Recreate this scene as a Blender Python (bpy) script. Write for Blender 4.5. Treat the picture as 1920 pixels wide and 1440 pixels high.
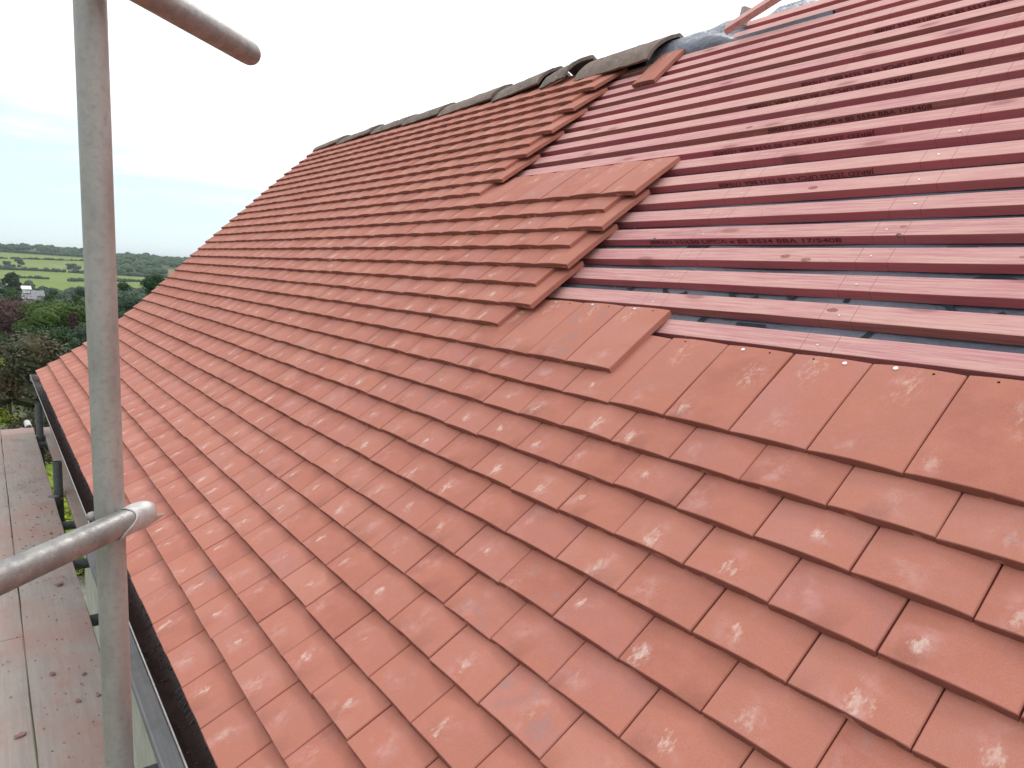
import bpy, bmesh, math, random
import numpy as np
from mathutils import Vector, Matrix
random.seed(7); rng = np.random.default_rng(7)
R = math.radians
for o in list(bpy.data.objects): bpy.data.objects.remove(o)
sc = bpy.context.scene

# ------------------------------------------------------------------ camera
CAM = np.array([1.1223554, -1.17231646, 0.27796942])
rv = np.array([1.56495631, 0.816119187, -0.627274993]); FPX = 1277.047
th_ = np.linalg.norm(rv); kx = rv/th_
K_ = np.array([[0, -kx[2], kx[1]], [kx[2], 0, -kx[0]], [-kx[1], kx[0], 0]])
RC = np.eye(3) + math.sin(th_)*K_ + (1-math.cos(th_))*K_@K_      # rows: right, down, forward
cd = bpy.data.cameras.new('camera'); cam = bpy.data.objects.new('camera', cd)
sc.collection.objects.link(cam); sc.camera = cam
cd.sensor_width = 36; cd.lens = FPX/1920*36; cd.clip_start = .05; cd.clip_end = 20000
M = Matrix(((RC[0][0], -RC[1][0], -RC[2][0], CAM[0]), (RC[0][1], -RC[1][1], -RC[2][1], CAM[1]),
            (RC[0][2], -RC[1][2], -RC[2][2], CAM[2]), (0, 0, 0, 1)))
cam.matrix_world = M
def px_of(X):
    a = RC@(np.asarray(X)-CAM); return a[0]/a[2]*FPX+960, a[1]/a[2]*FPX+720, a[2]
def ray(x, y): return RC.T@np.array([(x-960)/FPX, (y-720)/FPX, 1.])

# ------------------------------------------------------------------ sky and sun
SUN_EL, SUN_AZ = 52, -35          # azimuth measured from +Y towards +X
w = bpy.data.worlds.new('World'); sc.world = w; w.use_nodes = True
nt = w.node_tree; N = nt.nodes; L = nt.links; N.clear()
out = N.new('ShaderNodeOutputWorld'); bg = N.new('ShaderNodeBackground')
sky = N.new('ShaderNodeTexSky'); sky.sky_type = 'NISHITA'; sky.sun_disc = False
sky.sun_elevation = R(SUN_EL); sky.sun_rotation = R(SUN_AZ); sky.air_density = 1.0; sky.dust_density = .6; sky.ozone_density = 1.5
tc = N.new('ShaderNodeTexCoord'); sep = N.new('ShaderNodeSeparateXYZ'); L.new(tc.outputs['Generated'], sep.inputs[0])
mp = N.new('ShaderNodeMapping'); mp.inputs['Scale'].default_value = (1.5, 1.5, 14); mp.inputs['Rotation'].default_value = (.10, .08, 0)
nz = N.new('ShaderNodeTexNoise'); nz.inputs['Scale'].default_value = 2.2; nz.inputs['Detail'].default_value = 6; nz.inputs['Roughness'].default_value = .6
L.new(tc.outputs['Generated'], mp.inputs[0]); L.new(mp.outputs[0], nz.inputs['Vector'])
def wm(op, a, b):
    n = N.new('ShaderNodeMath'); n.operation = op
    for i, v in enumerate((a, b)):
        if isinstance(v, (int, float)): n.inputs[i].default_value = v
        else: L.new(v, n.inputs[i])
    return n.outputs[0]
# cloud cover: clear low in the west, closed overhead and towards +Y
s1 = wm('ADD', wm('MULTIPLY', sep.outputs[2], 1.0), wm('MULTIPLY', sep.outputs[1], .22))
s1 = wm('ADD', s1, wm('MULTIPLY', wm('SUBTRACT', nz.outputs[0], .5), .30))
mr = N.new('ShaderNodeMapRange'); mr.interpolation_type = 'SMOOTHSTEP'
mr.inputs['From Min'].default_value = .10; mr.inputs['From Max'].default_value = .26; L.new(s1, mr.inputs[0])
mx = N.new('ShaderNodeMix'); mx.data_type = 'RGBA'
SKYG = N.new('ShaderNodeVectorMath'); SKYG.operation = 'SCALE'; SKYG.inputs['Scale'].default_value = 1.0
L.new(sky.outputs[0], SKYG.inputs[0])
hz = N.new('ShaderNodeMix'); hz.data_type = 'RGBA'; hz.inputs[0].default_value = .7; L.new(SKYG.outputs[0], hz.inputs[6]); hz.inputs[7].default_value = (9.9, 11.9, 12.5, 1)
L.new(mr.outputs[0], mx.inputs[0]); L.new(hz.outputs[2], mx.inputs[6]); mx.inputs[7].default_value = (13.5, 13.7, 14.0, 1)
L.new(mx.outputs[2], bg.inputs[0]); bg.inputs[1].default_value = .10
L.new(bg.outputs[0], out.inputs[0])
sd = bpy.data.lights.new('sun', 'SUN'); sd.energy = 1.0; sd.angle = R(12); sd.color = (1, .96, .9)
sun = bpy.data.objects.new('sun', sd); sc.collection.objects.link(sun)
sdir = Vector((math.sin(R(SUN_AZ))*math.cos(R(SUN_EL)), math.cos(R(SUN_AZ))*math.cos(R(SUN_EL)), math.sin(R(SUN_EL))))
sun.rotation_euler = sdir.to_track_quat('Z', 'Y').to_euler(); sun.location = (0, 0, 30)
sc.view_settings.view_transform = 'Standard'; sc.view_settings.look = 'None'; sc.view_settings.exposure = 0; sc.view_settings.gamma = 1

# ------------------------------------------------------------------ helpers
C = sc.collection
def tag(o, label=None, cat=None, group=None, kind=None):
    if label: o['label'] = label
    if cat: o['category'] = cat
    if group: o['group'] = group
    if kind: o['kind'] = kind
    return o
def empty(name, loc=(0, 0, 0)):
    o = bpy.data.objects.new(name, None); C.objects.link(o); o.location = loc; o.empty_display_size = .1; return o
def mesh_obj(name, V, F, mat, parent=None, smooth=False, attrs=None, uv=None):
    me = bpy.data.meshes.new(name); me.from_pydata([tuple(map(float, v)) for v in V], [], [tuple(map(int, f)) for f in F])
    if smooth: me.polygons.foreach_set('use_smooth', [True]*len(me.polygons))
    if attrs:
        for k, a in attrs.items():
            at = me.color_attributes.new(k, 'FLOAT_COLOR', 'POINT'); at.data.foreach_set('color', np.asarray(a, dtype=np.float32).ravel())
    if uv is not None:
        ul = me.uv_layers.new(name='UVMap'); li = np.empty(len(me.loops), dtype=np.int32); me.loops.foreach_get('vertex_index', li)
        ul.data.foreach_set('uv', np.asarray(uv, dtype=np.float32)[li].ravel())
    me.materials.append(mat); me.update()
    o = bpy.data.objects.new(name, me); C.objects.link(o)
    if parent:
        o.parent = parent; o.matrix_parent_inverse = Matrix.Translation(-Vector(parent.location))
    return o
class MB:
    def __init__(s): s.v = []; s.f = []
    def add(s, V, F):
        n = len(s.v); s.v += [tuple(v) for v in V]; s.f += [tuple(i+n for i in f) for f in F]; return s
    def box(s, lo, hi, ax=None, o=None, bev=0):
        x0, y0, z0 = lo; x1, y1, z1 = hi
        V = [(x0, y0, z0), (x1, y0, z0), (x1, y1, z0), (x0, y1, z0), (x0, y0, z1), (x1, y0, z1), (x1, y1, z1), (x0, y1, z1)]
        F = [(0, 3, 2, 1), (4, 5, 6, 7), (0, 1, 5, 4), (1, 2, 6, 5), (2, 3, 7, 6), (3, 0, 4, 7)]
        if ax is not None:
            A = np.array(ax); V = [tuple(np.array(o)+v[0]*A[0]+v[1]*A[1]+v[2]*A[2]) for v in V]
        return s.add(V, F)
    def tube(s, a, b, r, n=20, seg=1, cap=True, r2=None):
        a = np.array(a, float); b = np.array(b, float); d = (b-a)/np.linalg.norm(b-a)
        u = np.cross(d, [0, 0, 1] if abs(d[2]) < .9 else [1, 0, 0]); u /= np.linalg.norm(u); w_ = np.cross(d, u)
        V = []; F = []; r2 = r if r2 is None else r2
        for i in range(seg+1):
            t = i/seg; p = a+(b-a)*t; rr = r+(r2-r)*t
            for k in range(n):
                an = 2*math.pi*k/n; V.append(p+rr*(math.cos(an)*u+math.sin(an)*w_))
        for i in range(seg):
            for k in range(n):
                F.append((i*n+k, i*n+(k+1) % n, (i+1)*n+(k+1) % n, (i+1)*n+k))
        if cap: F.append(tuple(range(n-1, -1, -1))); F.append(tuple(seg*n+k for k in range(n)))
        return s.add(V, F)
    def pipe(s, a, b, r, t=.004, n=28, seg=1):       # hollow tube with visible wall at both ends
        a = np.array(a, float); b = np.array(b, float); d = (b-a)/np.linalg.norm(b-a)
        u = np.cross(d, [0, 0, 1] if abs(d[2]) < .9 else [1, 0, 0]); u /= np.linalg.norm(u); w_ = np.cross(d, u)
        V = []; F = []; prof = [(0, r-.0015), (.0015, r)]+[((i)/seg, None) for i in range(1, seg)]
        Ln = np.linalg.norm(b-a)
        st = [(0, r-t), (0, r-.0012), (.0012, r)]+[(Ln*i/seg, r) for i in range(1, seg)]+[(Ln-.0012, r), (Ln, r-.0012), (Ln, r-t)]
        for (q, rr) in st:
            for k in range(n):
                an = 2*math.pi*k/n; V.append(a+d*q+rr*(math.cos(an)*u+math.sin(an)*w_))
        m = len(st)
        for i in range(m):
            j = (i+1) % m
            for k in range(n): F.append((i*n+k, i*n+(k+1) % n, j*n+(k+1) % n, j*n+k))
        return s.add(V, F)
    def build(s, name, mat, parent=None, smooth=False, **k): return mesh_obj(name, s.v, s.f, mat, parent, smooth, **k)
def autosmooth(o, ang=40):
    me = o.data; me.polygons.foreach_set('use_smooth', [True]*len(me.polygons))
    bm = bmesh.new(); bm.from_mesh(me)
    for e in bm.edges:
        if len(e.link_faces) == 2 and e.calc_face_angle(0) > R(ang): e.smooth = False
    bm.to_mesh(me); bm.free(); return o

# ------------------------------------------------------------------ materials
class MT:
    def __init__(s, name, rough=.8, spec=.3, metal=0):
        s.m = bpy.data.materials.new(name); s.m.use_nodes = True; s.t = s.m.node_tree; s.n = s.t.nodes; s.l = s.t.links
        s.b = s.n['Principled BSDF']; s.b.inputs['Roughness'].default_value = rough; s.b.inputs['Specular IOR Level'].default_value = spec; s.b.inputs['Metallic'].default_value = metal
    def node(s, t, **k):
        n = s.n.new(t)
        for a, v in k.items(): setattr(n, a, v)
        return n
    def put(s, sock, v):
        if hasattr(v, 'links') or hasattr(v, 'is_output'): s.l.new(v, sock)
        else: sock.default_value = v
    def math(s, op, a, b=0, c=0, clamp=False):
        n = s.node('ShaderNodeMath', operation=op, use_clamp=clamp)
        for i, v in enumerate((a, b, c)): s.put(n.inputs[i], v)
        return n.outputs[0]
    def noise(s, vec, scale, detail=4, rough=.55, w=None, out=0, dist=0):
        n = s.node('ShaderNodeTexNoise')
        if w is not None: n.noise_dimensions = '4D'; s.put(n.inputs['W'], w)
        s.put(n.inputs['Vector'], vec); n.inputs['Scale'].default_value = scale; n.inputs['Detail'].default_value = detail
        n.inputs['Roughness'].default_value = rough; n.inputs['Distortion'].default_value = dist; return n.outputs[out]
    def voro(s, vec, scale, feature='F1', out=0):
        n = s.node('ShaderNodeTexVoronoi', feature=feature); s.put(n.inputs['Vector'], vec); n.inputs['Scale'].default_value = scale; return n.outputs[out]
    def rng(s, v, a, b, c=0, d=1, smooth=True):
        n = s.node('ShaderNodeMapRange'); n.interpolation_type = 'SMOOTHSTEP' if smooth else 'LINEAR'
        s.put(n.inputs[0], v)
        for i, q in enumerate((a, b, c, d)): s.put(n.inputs[i+1], q)
        return n.outputs[0]
    def mix(s, f, a, b, blend='MIX'):
        n = s.node('ShaderNodeMix', data_type='RGBA', blend_type=blend); s.put(n.inputs[0], f)
        for i, v in ((6, a), (7, b)):
            if isinstance(v, tuple) and len(v) == 3: v = v+(1,)
            s.put(n.inputs[i], v)
        return n.outputs[2]
    def map(s, vec, scale=(1, 1, 1), loc=(0, 0, 0), rot=(0, 0, 0)):
        n = s.node('ShaderNodeMapping'); s.put(n.inputs[0], vec); n.inputs['Scale'].default_value = scale; n.inputs['Location'].default_value = loc; n.inputs['Rotation'].default_value = rot
        return n.outputs[0]
    def obj(s): return s.node('ShaderNodeTexCoord').outputs['Object']
    def pos(s): return s.node('ShaderNodeNewGeometry').outputs['Position']
    def uv(s): return s.node('ShaderNodeUVMap').outputs[0]
    def attr(s, name):
        n = s.node('ShaderNodeAttribute', attribute_name=name); sp = s.node('ShaderNodeSeparateColor'); s.l.new(n.outputs['Color'], sp.inputs[0]); return n.outputs['Color'], sp.outputs
    def sepxyz(s, v): n = s.node('ShaderNodeSeparateXYZ'); s.put(n.inputs[0], v); return n.outputs
    def comb(s, x, y, z):
        n = s.node('ShaderNodeCombineXYZ')
        for i, v in enumerate((x, y, z)): s.put(n.inputs[i], v)
        return n.outputs[0]
    def col(s, v):
        if isinstance(v, tuple) and len(v) == 3: v = v+(1,)
        s.put(s.b.inputs['Base Color'], v)
    def bump(s, h, strength=.5, dist=.002, prev=None):
        n = s.node('ShaderNodeBump'); n.inputs['Strength'].default_value = strength; n.inputs['Distance'].default_value = dist
        s.put(n.inputs['Height'], h)
        if prev is not None: s.l.new(prev, n.inputs['Normal'])
        s.l.new(n.outputs[0], s.b.inputs['Normal']); return n.outputs[0]

# clay tile: 'rnd' attribute = three random numbers per tile, UV in metres (x across from centre, y up from the butt)
def tile_material():
    m = MT('fired_clay', .82, .28)
    uv = m.uv(); X = m.sepxyz(uv); c, r = m.attr('rnd'); W4 = m.math('MULTIPLY', r[0], 40)
    p = m.pos()
    n1 = m.noise(uv, 9, 3, w=W4); n2 = m.noise(p, 900, 2, .6); n3 = m.noise(uv, 30, 4, .6, w=W4)
    base = m.mix(r[1], (.395, .136, .095), (.490, .204, .150))
    base = m.mix(m.math('MULTIPLY', m.rng(r[2], .72, 1.0), .7), base, (.45, .185, .158))
    base = m.mix(m.rng(n1, .35, .7), base, (.47, .172, .118))
    base = m.mix(m.math('MULTIPLY', m.rng(n3, .45, .75), .35), base, (.50, .20, .175))
    # darker flecks in the clay
    fl = m.rng(m.noise(p, 420, 3, .7), .62, .72)
    base = m.mix(m.math('MULTIPLY', fl, .45), base, (.20, .06, .045))
    gn = m.noise(p, 700, 2, .7); base = m.mix(m.math('MULTIPLY', m.rng(gn, .5, .75), .22), base, (.66, .40, .32)); base = m.mix(m.math('MULTIPLY', m.rng(gn, .5, .25), .22), base, (.25, .085, .065))
    # pale rub mark near the lower middle of the face, different on every tile
    rx = m.math('MULTIPLY', m.math('SUBTRACT', r[1], .5), .075); ry = m.math('MULTIPLY_ADD', r[2], .03, .020)
    dx = m.math('SUBTRACT', X[0], m.math('SUBTRACT', rx, .018)); dy = m.math('SUBTRACT', X[1], ry)
    d = m.math('SQRT', m.math('ADD', m.math('POWER', m.math('MULTIPLY', dx, 1.1), 2), m.math('POWER', m.math('MULTIPLY', dy, .8), 2)))
    nn = m.noise(m.map(uv, (1.6, .8, 1)), 55, 6, .72, w=W4)
    blot = m.rng(m.math('SUBTRACT', nn, m.math('MULTIPLY', d, m.math('MULTIPLY_ADD', r[2], 9, 7))), .36, .50)
    amp = m.rng(m.math('FRACT', m.math('MULTIPLY', r[0], 7.3)), .05, .8, .0, .95)
    base = m.mix(m.math('MULTIPLY', blot, m.math('MULTIPLY', amp, m.rng(m.noise(uv, 140, 4, .7, w=W4), .3, .6, .25, .72))), base, (.72, .57, .49))
    halo = m.math('MULTIPLY', m.rng(d, .005, .055, 1, 0), m.rng(m.noise(uv, 26, 5, .65, w=W4), .45, .7))
    base = m.mix(m.math('MULTIPLY', halo, .42), base, (.64, .40, .38))
    # second mark higher up, seen on the fully exposed tiles
    dx2 = m.math('ADD', X[0], rx); dy2 = m.math('SUBTRACT', X[1], m.math('MULTIPLY_ADD', r[1], .06, .17))
    d2 = m.math('SQRT', m.math('ADD', m.math('POWER', m.math('MULTIPLY', dx2, 1.2), 2), m.math('POWER', m.math('MULTIPLY', dy2, .6), 2)))
    b2 = m.math('MULTIPLY', m.rng(d2, .004, .045, 1, 0), m.rng(nn, .47, .66))
    base = m.mix(m.math('MULTIPLY', b2, .55), base, (.74, .58, .48))
    # fine scratches along the tile
    sc_ = m.rng(m.noise(m.map(uv, (60, 5, 1)), 6, 3, .8, w=W4), .70, .80)
    base = m.mix(m.math('MULTIPLY', sc_, .28), base, (.72, .50, .44))
    # grey smudges on a few tiles
    g = m.math('MULTIPLY', m.rng(m.math('FRACT', m.math('MULTIPLY', r[0], 13.7)), .86, .93), m.rng(m.noise(uv, 18, 3, .6, w=W4), .52, .7))
    base = m.mix(m.math('MULTIPLY', g, .5), base, (.30, .20, .20))
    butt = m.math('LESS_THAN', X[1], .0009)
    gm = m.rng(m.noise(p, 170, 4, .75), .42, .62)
    base = m.mix(m.math('MULTIPLY', butt, .75), base, (.235, .065, .050)); base = m.mix(m.math('MULTIPLY', m.math('MULTIPLY', butt, gm), .45), base, (.16, .10, .085))  # butt face: downward-facing shade painted into the clay, ragged grime over it
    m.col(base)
    hh = m.math('ADD', m.math('MULTIPLY', n2, .5), m.noise(p, 260, 3, .6))
    b1 = m.bump(hh, .35, .0008)
    m.bump(m.noise(p, 60, 3, .5), .25, .002, b1)
    return m.m
M_TILE = tile_material()
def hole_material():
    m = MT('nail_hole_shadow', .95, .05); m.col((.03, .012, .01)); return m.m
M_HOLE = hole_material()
def metal_nail():
    m = MT('nail_metal', .38, .5, .9); m.col((.72, .71, .70)); m.bump(m.noise(m.pos(), 800, 2), .2, .0005); return m.m
M_NAIL = metal_nail()

def batten_material(side=False):
    m = MT('red_dyed_softwood' if not side else 'red_batten_edge_painted_shade', .78, .25)
    o = m.obj(); X = m.sepxyz(o); oi = m.node('ShaderNodeObjectInfo'); rd = oi.outputs['Random']
    W4 = m.math('MULTIPLY', rd, 50)
    gr = m.noise(m.map(o, (2.2, 60, 60)), 3.0, 7, .68, w=W4)                # grain along the length
    pa = m.noise(m.map(o, (1.2, 9, 9)), 2.2, 4, .6, w=W4)
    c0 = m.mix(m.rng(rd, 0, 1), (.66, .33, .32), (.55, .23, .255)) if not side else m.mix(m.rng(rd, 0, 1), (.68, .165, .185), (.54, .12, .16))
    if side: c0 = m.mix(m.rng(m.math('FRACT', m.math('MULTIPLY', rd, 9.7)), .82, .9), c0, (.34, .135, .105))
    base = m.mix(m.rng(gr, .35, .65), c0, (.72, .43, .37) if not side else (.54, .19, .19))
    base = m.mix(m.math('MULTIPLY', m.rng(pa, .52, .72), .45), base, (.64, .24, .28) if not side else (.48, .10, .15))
    base = m.mix(m.math('MULTIPLY', m.rng(m.noise(m.map(o, (.8, 5, 5)), 3.1, 5, .7, w=W4), .56, .74), m.rng(rd, .2, .8, .25, .9)), base, (.36, .20, .21))
    # fine dark speckle of saw marks
    sp = m.rng(m.noise(m.map(o, (30, 160, 160)), 3, 3, .8, w=W4), .64, .76)
    base = m.mix(m.math('MULTIPLY', sp, .6), base, (.25, .09, .09))
    st2 = m.noise(m.map(o, (5, 240, 240)), 2.2, 5, .75, w=W4); base = m.mix(m.math('MULTIPLY', m.rng(st2, .50, .68), .55), base, (.42, .17, .17))
    # knots
    n = m.node('ShaderNodeTexVoronoi', feature='F1'); n.voronoi_dimensions = '2D'
    kv = m.comb(m.math('MULTIPLY', X[0], 2.3), m.math('MULTIPLY_ADD', rd, 30, m.math('MULTIPLY', m.math('ADD', X[1], X[2]), 5)), 0)
    m.put(n.inputs['Vector'], kv); n.inputs['Scale'].default_value = .8
    kn = m.rng(n.outputs['Distance'], .030, .075, 1, 0); rim = m.rng(n.outputs['Distance'], .06, .16, 1, 0)
    base = m.mix(m.math('MULTIPLY', rim, .22), base, (.50, .16, .16)); base = m.mix(m.math('MULTIPLY', kn, .5), base, (.22, .08, .07))
    # pencil lines over the rafters
    def line(u): return m.math('LESS_THAN', m.math('ABSOLUTE', m.math('SUBTRACT', X[0], u)), .0007)
    ln = line(.342)
    for u in (.412, .905, .975, -.105, -.175, -.60, -.665): ln = m.math('MAXIMUM', ln, line(u))
    base = m.mix(m.math('MULTIPLY', ln, m.rng(gr, .3, .6, .3, .75)), base, (.22, .08, .07))
    m.col(base)
    m.bump(m.math('ADD', m.math('ADD', gr, m.math('MULTIPLY', st2, .8)), m.math('MULTIPLY', sp, -.4)), .7, .002)
    return m.m
M_BATTEN = batten_material(); M_BATTEN_EDGE_SHADE = batten_material(True)  # edge copy: deeper red paints in the shade on the battens' long edges
def simple(name, c, rough=.8, spec=.3, metal=0, ns=40, var=.25, bump=.3, bd=.002, c2=None):
    m = MT(name, rough, spec, metal); p = m.pos(); n = m.noise(p, ns, 5, .6)
    c2 = c2 or tuple(x*(1-var) for x in c)
    m.col(m.mix(m.rng(n, .3, .7), c, c2)); m.bump(m.noise(p, ns*4, 4, .6), bump, bd); return m.m
M_INK = simple('printing_ink', (.05, .014, .022), .8, ns=260, c2=(.26, .06, .07))
def membrane_material():
    m = MT('grey_roofing_membrane', .62, .35); o = m.pos()
    wv = m.noise(o, 3, 3); f = m.noise(o, 700, 2)
    base = m.mix(m.rng(wv, .3, .7), (.19, .20, .25), (.25, .26, .31)); base = m.mix(m.math('MULTIPLY', m.rng(f, .4, .7), .3), base, (.11, .12, .16))
    m.col(base); m.put(m.b.inputs['Roughness'], m.rng(wv, .3, .7, .38, .55)); b = m.bump(m.noise(o, 14, 4), .8, .03); m.bump(f, .2, .0006, b); return m.m
M_MEMB = membrane_material()
M_MEMB_INK = simple('membrane_print', (.035, .045, .06), .7)
def steel_material():
    m = MT('galvanised_steel', .52, .5, .30); p = m.pos()
    a = m.noise(m.map(p, (1, 1, .35)), 14, 5, .65); b = m.noise(p, 90, 4, .65); c = m.voro(m.map(p, (1, 1, .4)), 60)
    base = m.mix(m.rng(a, .3, .7), (.315, .285, .268), (.42, .385, .36)); base = m.mix(m.math('MULTIPLY', m.rng(b, .45, .7), .38), base, (.20, .19, .18))
    base = m.mix(m.math('MULTIPLY', m.rng(c, .0, .5), .18), base, (.55, .54, .51))
    st = m.rng(m.noise(p, 260, 3, .8), .70, .76); base = m.mix(m.math('MULTIPLY', st, .6), base, (.10, .085, .07))
    du = m.rng(m.noise(p, 6, 4, .6), .52, .75); base = m.mix(m.math('MULTIPLY', du, .4), base, (.47, .40, .36))
    m.col(base); m.put(m.b.inputs['Roughness'], m.rng(a, .3, .7, .38, .62)); m.bump(m.math('ADD', b, m.math('MULTIPLY', st, -.6)), .5, .002); return m.m
M_STEEL = steel_material()
def sleeve_material():
    m = MT('weathered_alloy', .5, .5, .45); p = m.pos(); a = m.noise(p, 40, 5, .65); b = m.noise(p, 220, 4, .7)
    base = m.mix(m.rng(a, .3, .7), (.60, .59, .57), (.45, .44, .425)); base = m.mix(m.math('MULTIPLY', m.rng(b, .6, .72), .6), base, (.20, .19, .17))
    base = m.mix(m.math('MULTIPLY', m.rng(m.noise(p, 22, 3), .55, .7), .35), base, (.50, .36, .27))
    m.col(base); m.bump(m.math('ADD', a, m.math('MULTIPLY', b, .4)), .5, .002); return m.m
M_ALLOY = sleeve_material()
def rail_material():
    m = MT('scuffed_tube_steel', .36, .5, .45); p = m.pos(); o = m.map(p, (1, 1, 1)); a = m.noise(o, 30, 6, .7); b = m.noise(o, 150, 5, .75); c = m.noise(o, 9, 4, .6)
    base = m.mix(m.rng(a, .3, .7), (.335, .325, .31), (.22, .215, .21)); base = m.mix(m.math('MULTIPLY', m.rng(c, .5, .7), .5), base, (.34, .275, .235))
    base = m.mix(m.math('MULTIPLY', m.rng(b, .58, .70), .7), base, (.12, .105, .095)); base = m.mix(m.math('MULTIPLY', m.rng(b, .40, .30), .5), base, (.60, .59, .57))
    m.col(base); m.put(m.b.inputs['Roughness'], m.rng(a, .3, .7, .28, .55)); m.bump(m.math('ADD', a, m.math('MULTIPLY', b, .6)), .55, .0022); return m.m
M_RAIL = rail_material()
M_COUPLER = simple('coupler_steel', (.20, .20, .20), .5, .4, .6, 80, .4)
M_DARK_STEEL = simple('weathered_dark_steel', (.13, .145, .15), .6, .4, .3, 50, .35)
def board_material(name, c1, c2, dust, dk, amt):
    m = MT(name, .9, .15); p = m.pos(); o = m.obj(); rd = m.node('ShaderNodeObjectInfo').outputs['Random']; W4 = m.math('MULTIPLY', rd, 30)
    g = m.noise(m.map(o, (1.5, 26, 26)), 3, 6, .65, w=W4); a = m.noise(p, 3.2, 5, .62)
    base = m.mix(m.rng(g, .3, .7), c1, c2)
    base = m.mix(m.math('MULTIPLY', m.rng(a, .40, .66), amt), base, dust)
    base = m.mix(m.math('MULTIPLY', m.rng(m.noise(p, 13, 6, .7), .55, .70), amt*.75), base, (.36, .20, .165))
    base = m.mix(m.math('MULTIPLY', m.rng(m.noise(p, 5.5, 4, .6), .52, .72), .5), base, dk)
    sp = m.rng(m.noise(m.map(p, (1, 1.4, 1)), 75, 4, .75), .66, .70); base = m.mix(m.math('MULTIPLY', sp, .65), base, (.11, .06, .055))
    lt = m.rng(m.noise(p, 130, 3, .8), .70, .76); base = m.mix(m.math('MULTIPLY', lt, .5), base, (.62, .50, .44))
    m.col(base); m.bump(m.math('ADD', g, m.math('ADD', m.math('MULTIPLY', sp, .8), lt)), .45, .002); return m.m
M_BOARD = board_material('dusty_scaffold_board', (.40, .345, .31), (.33, .285, .26), (.40, .255, .22), (.25, .205, .19), .75)
M_BOARD2 = board_material('grey_scaffold_board', (.33, .325, .33), (.26, .26, .27), (.30, .25, .24), (.19, .19, .20), .35)
def gutter_material():
    m = MT('brown_gutter', .45, .4); p = m.pos(); a = m.noise(p, 30, 5, .65)
    base = m.mix(m.rng(a, .35, .7), (.050, .028, .026), (.085, .055, .05)); base = m.mix(m.rng(m.noise(p, 160, 4, .7), .60, .72), base, (.20, .14, .12))
    m.col(base); m.bump(m.noise(p, 120, 5, .7), .5, .003); return m.m
M_GUTTER = gutter_material()
M_GRIME = simple('gutter_grime', (.055, .045, .04), .95, ns=200, c2=(.14, .11, .10), bump=.8, bd=.004)
M_RIM = simple('worn_gutter_edge', (.42, .41, .40), .5, .4, 0, 60, .3)
M_WIRE = simple('grey_wire', (.35, .36, .38), .4, .5, .5)
def ridge_material():
    m = MT('lichened_concrete', .95, .15); p = m.pos(); oi = m.node('ShaderNodeObjectInfo').outputs['Random']
    a = m.noise(p, 11, 5, .65); b = m.noise(p, 38, 5, .7); c = m.noise(p, 95, 4, .7)
    base = m.mix(m.rng(a, .3, .7), (.17, .135, .12), (.27, .215, .185)); base = m.mix(m.math('MULTIPLY', m.rng(oi, .3, .9), .45), base, (.27, .19, .155))
    base = m.mix(m.math('MULTIPLY', m.rng(b, .52, .68), .5), base, (.40, .37, .33)); base = m.mix(m.math('MULTIPLY', m.rng(c, .6, .68), .6), base, (.075, .07, .07))
    base = m.mix(m.math('MULTIPLY', m.rng(m.noise(p, 5, 4, .6), .64, .74), .5), base, (.19, .20, .06))
    m.col(base); m.bump(m.math('ADD', b, c), .7, .006); return m.m
M_RIDGE = ridge_material()
M_CLAYEDGE = simple('broken_clay_edge', (.42, .20, .13), .9, ns=90, c2=(.28, .15, .11))

# ------------------------------------------------------------------ roof section
GL, G = .0996890339, .0928271304
THL = [.762937702, .750927933, .732215547, .734292779, .709886792, .668402850, .592265426, .574709709, .565043605, .578331138, .577821881]
THU, CUR = .806659676, -.0369108691
UG = -5.628            # gable verge
W = .167; TW = .1652; TL = .2595; TT = .0165
def warp(v, u): return .007*max(0, v/G-7)*min(1, max(0, (-u-1.5)/4.1)) if v > 0 else 0
def ang(v):
    if v >= 0: return THU+CUR*v
    x = -v/GL; i = min(10, int(x)); 
    a = THL[i]; b = THL[min(10, i+1)]; return a
_lo = [np.zeros(2)]
for i in range(11): _lo.append(_lo[-1]-GL*np.array([math.cos(THL[i]), math.sin(THL[i])]))
def sec(v, n=0.):
    if v >= 0:
        a0 = THU; a1 = THU+CUR*v
        s = np.array([(math.sin(a1)-math.sin(a0))/CUR, -(math.cos(a1)-math.cos(a0))/CUR]); a = a1
    else:
        x = -v/GL; i = min(10, int(x)); f = x-i; s = _lo[i]-GL*f*np.array([math.cos(THL[i]), math.sin(THL[i])]); a = THL[i]
        if i >= 10: pass
    return s+n*np.array([-math.sin(a), math.cos(a)])
def RP(u, v, n=0., wv=True):
    s = sec(v+(warp(v, u) if wv else 0), n); return np.array([u, s[0], s[1]])
# the tiles' butt plane lies 16 mm above the batten-derived plane, so its lattice is a touch smaller (165 mm wide tiles)
TS = .9845; TO = (1-TS)*np.array([1.1223554, -1.17231646, 0.27796942])
def RT_(u, v, n=0., wv=True):
    p = RP(u, v, 0, wv)*TS+TO; a = THU+CUR*v if v >= 0 else THL[min(10, int(-v/GL))]
    return p+n*np.array([0, -math.sin(a), math.cos(a)])
def vk(k): return k*G if k >= 0 else k*GL

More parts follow.
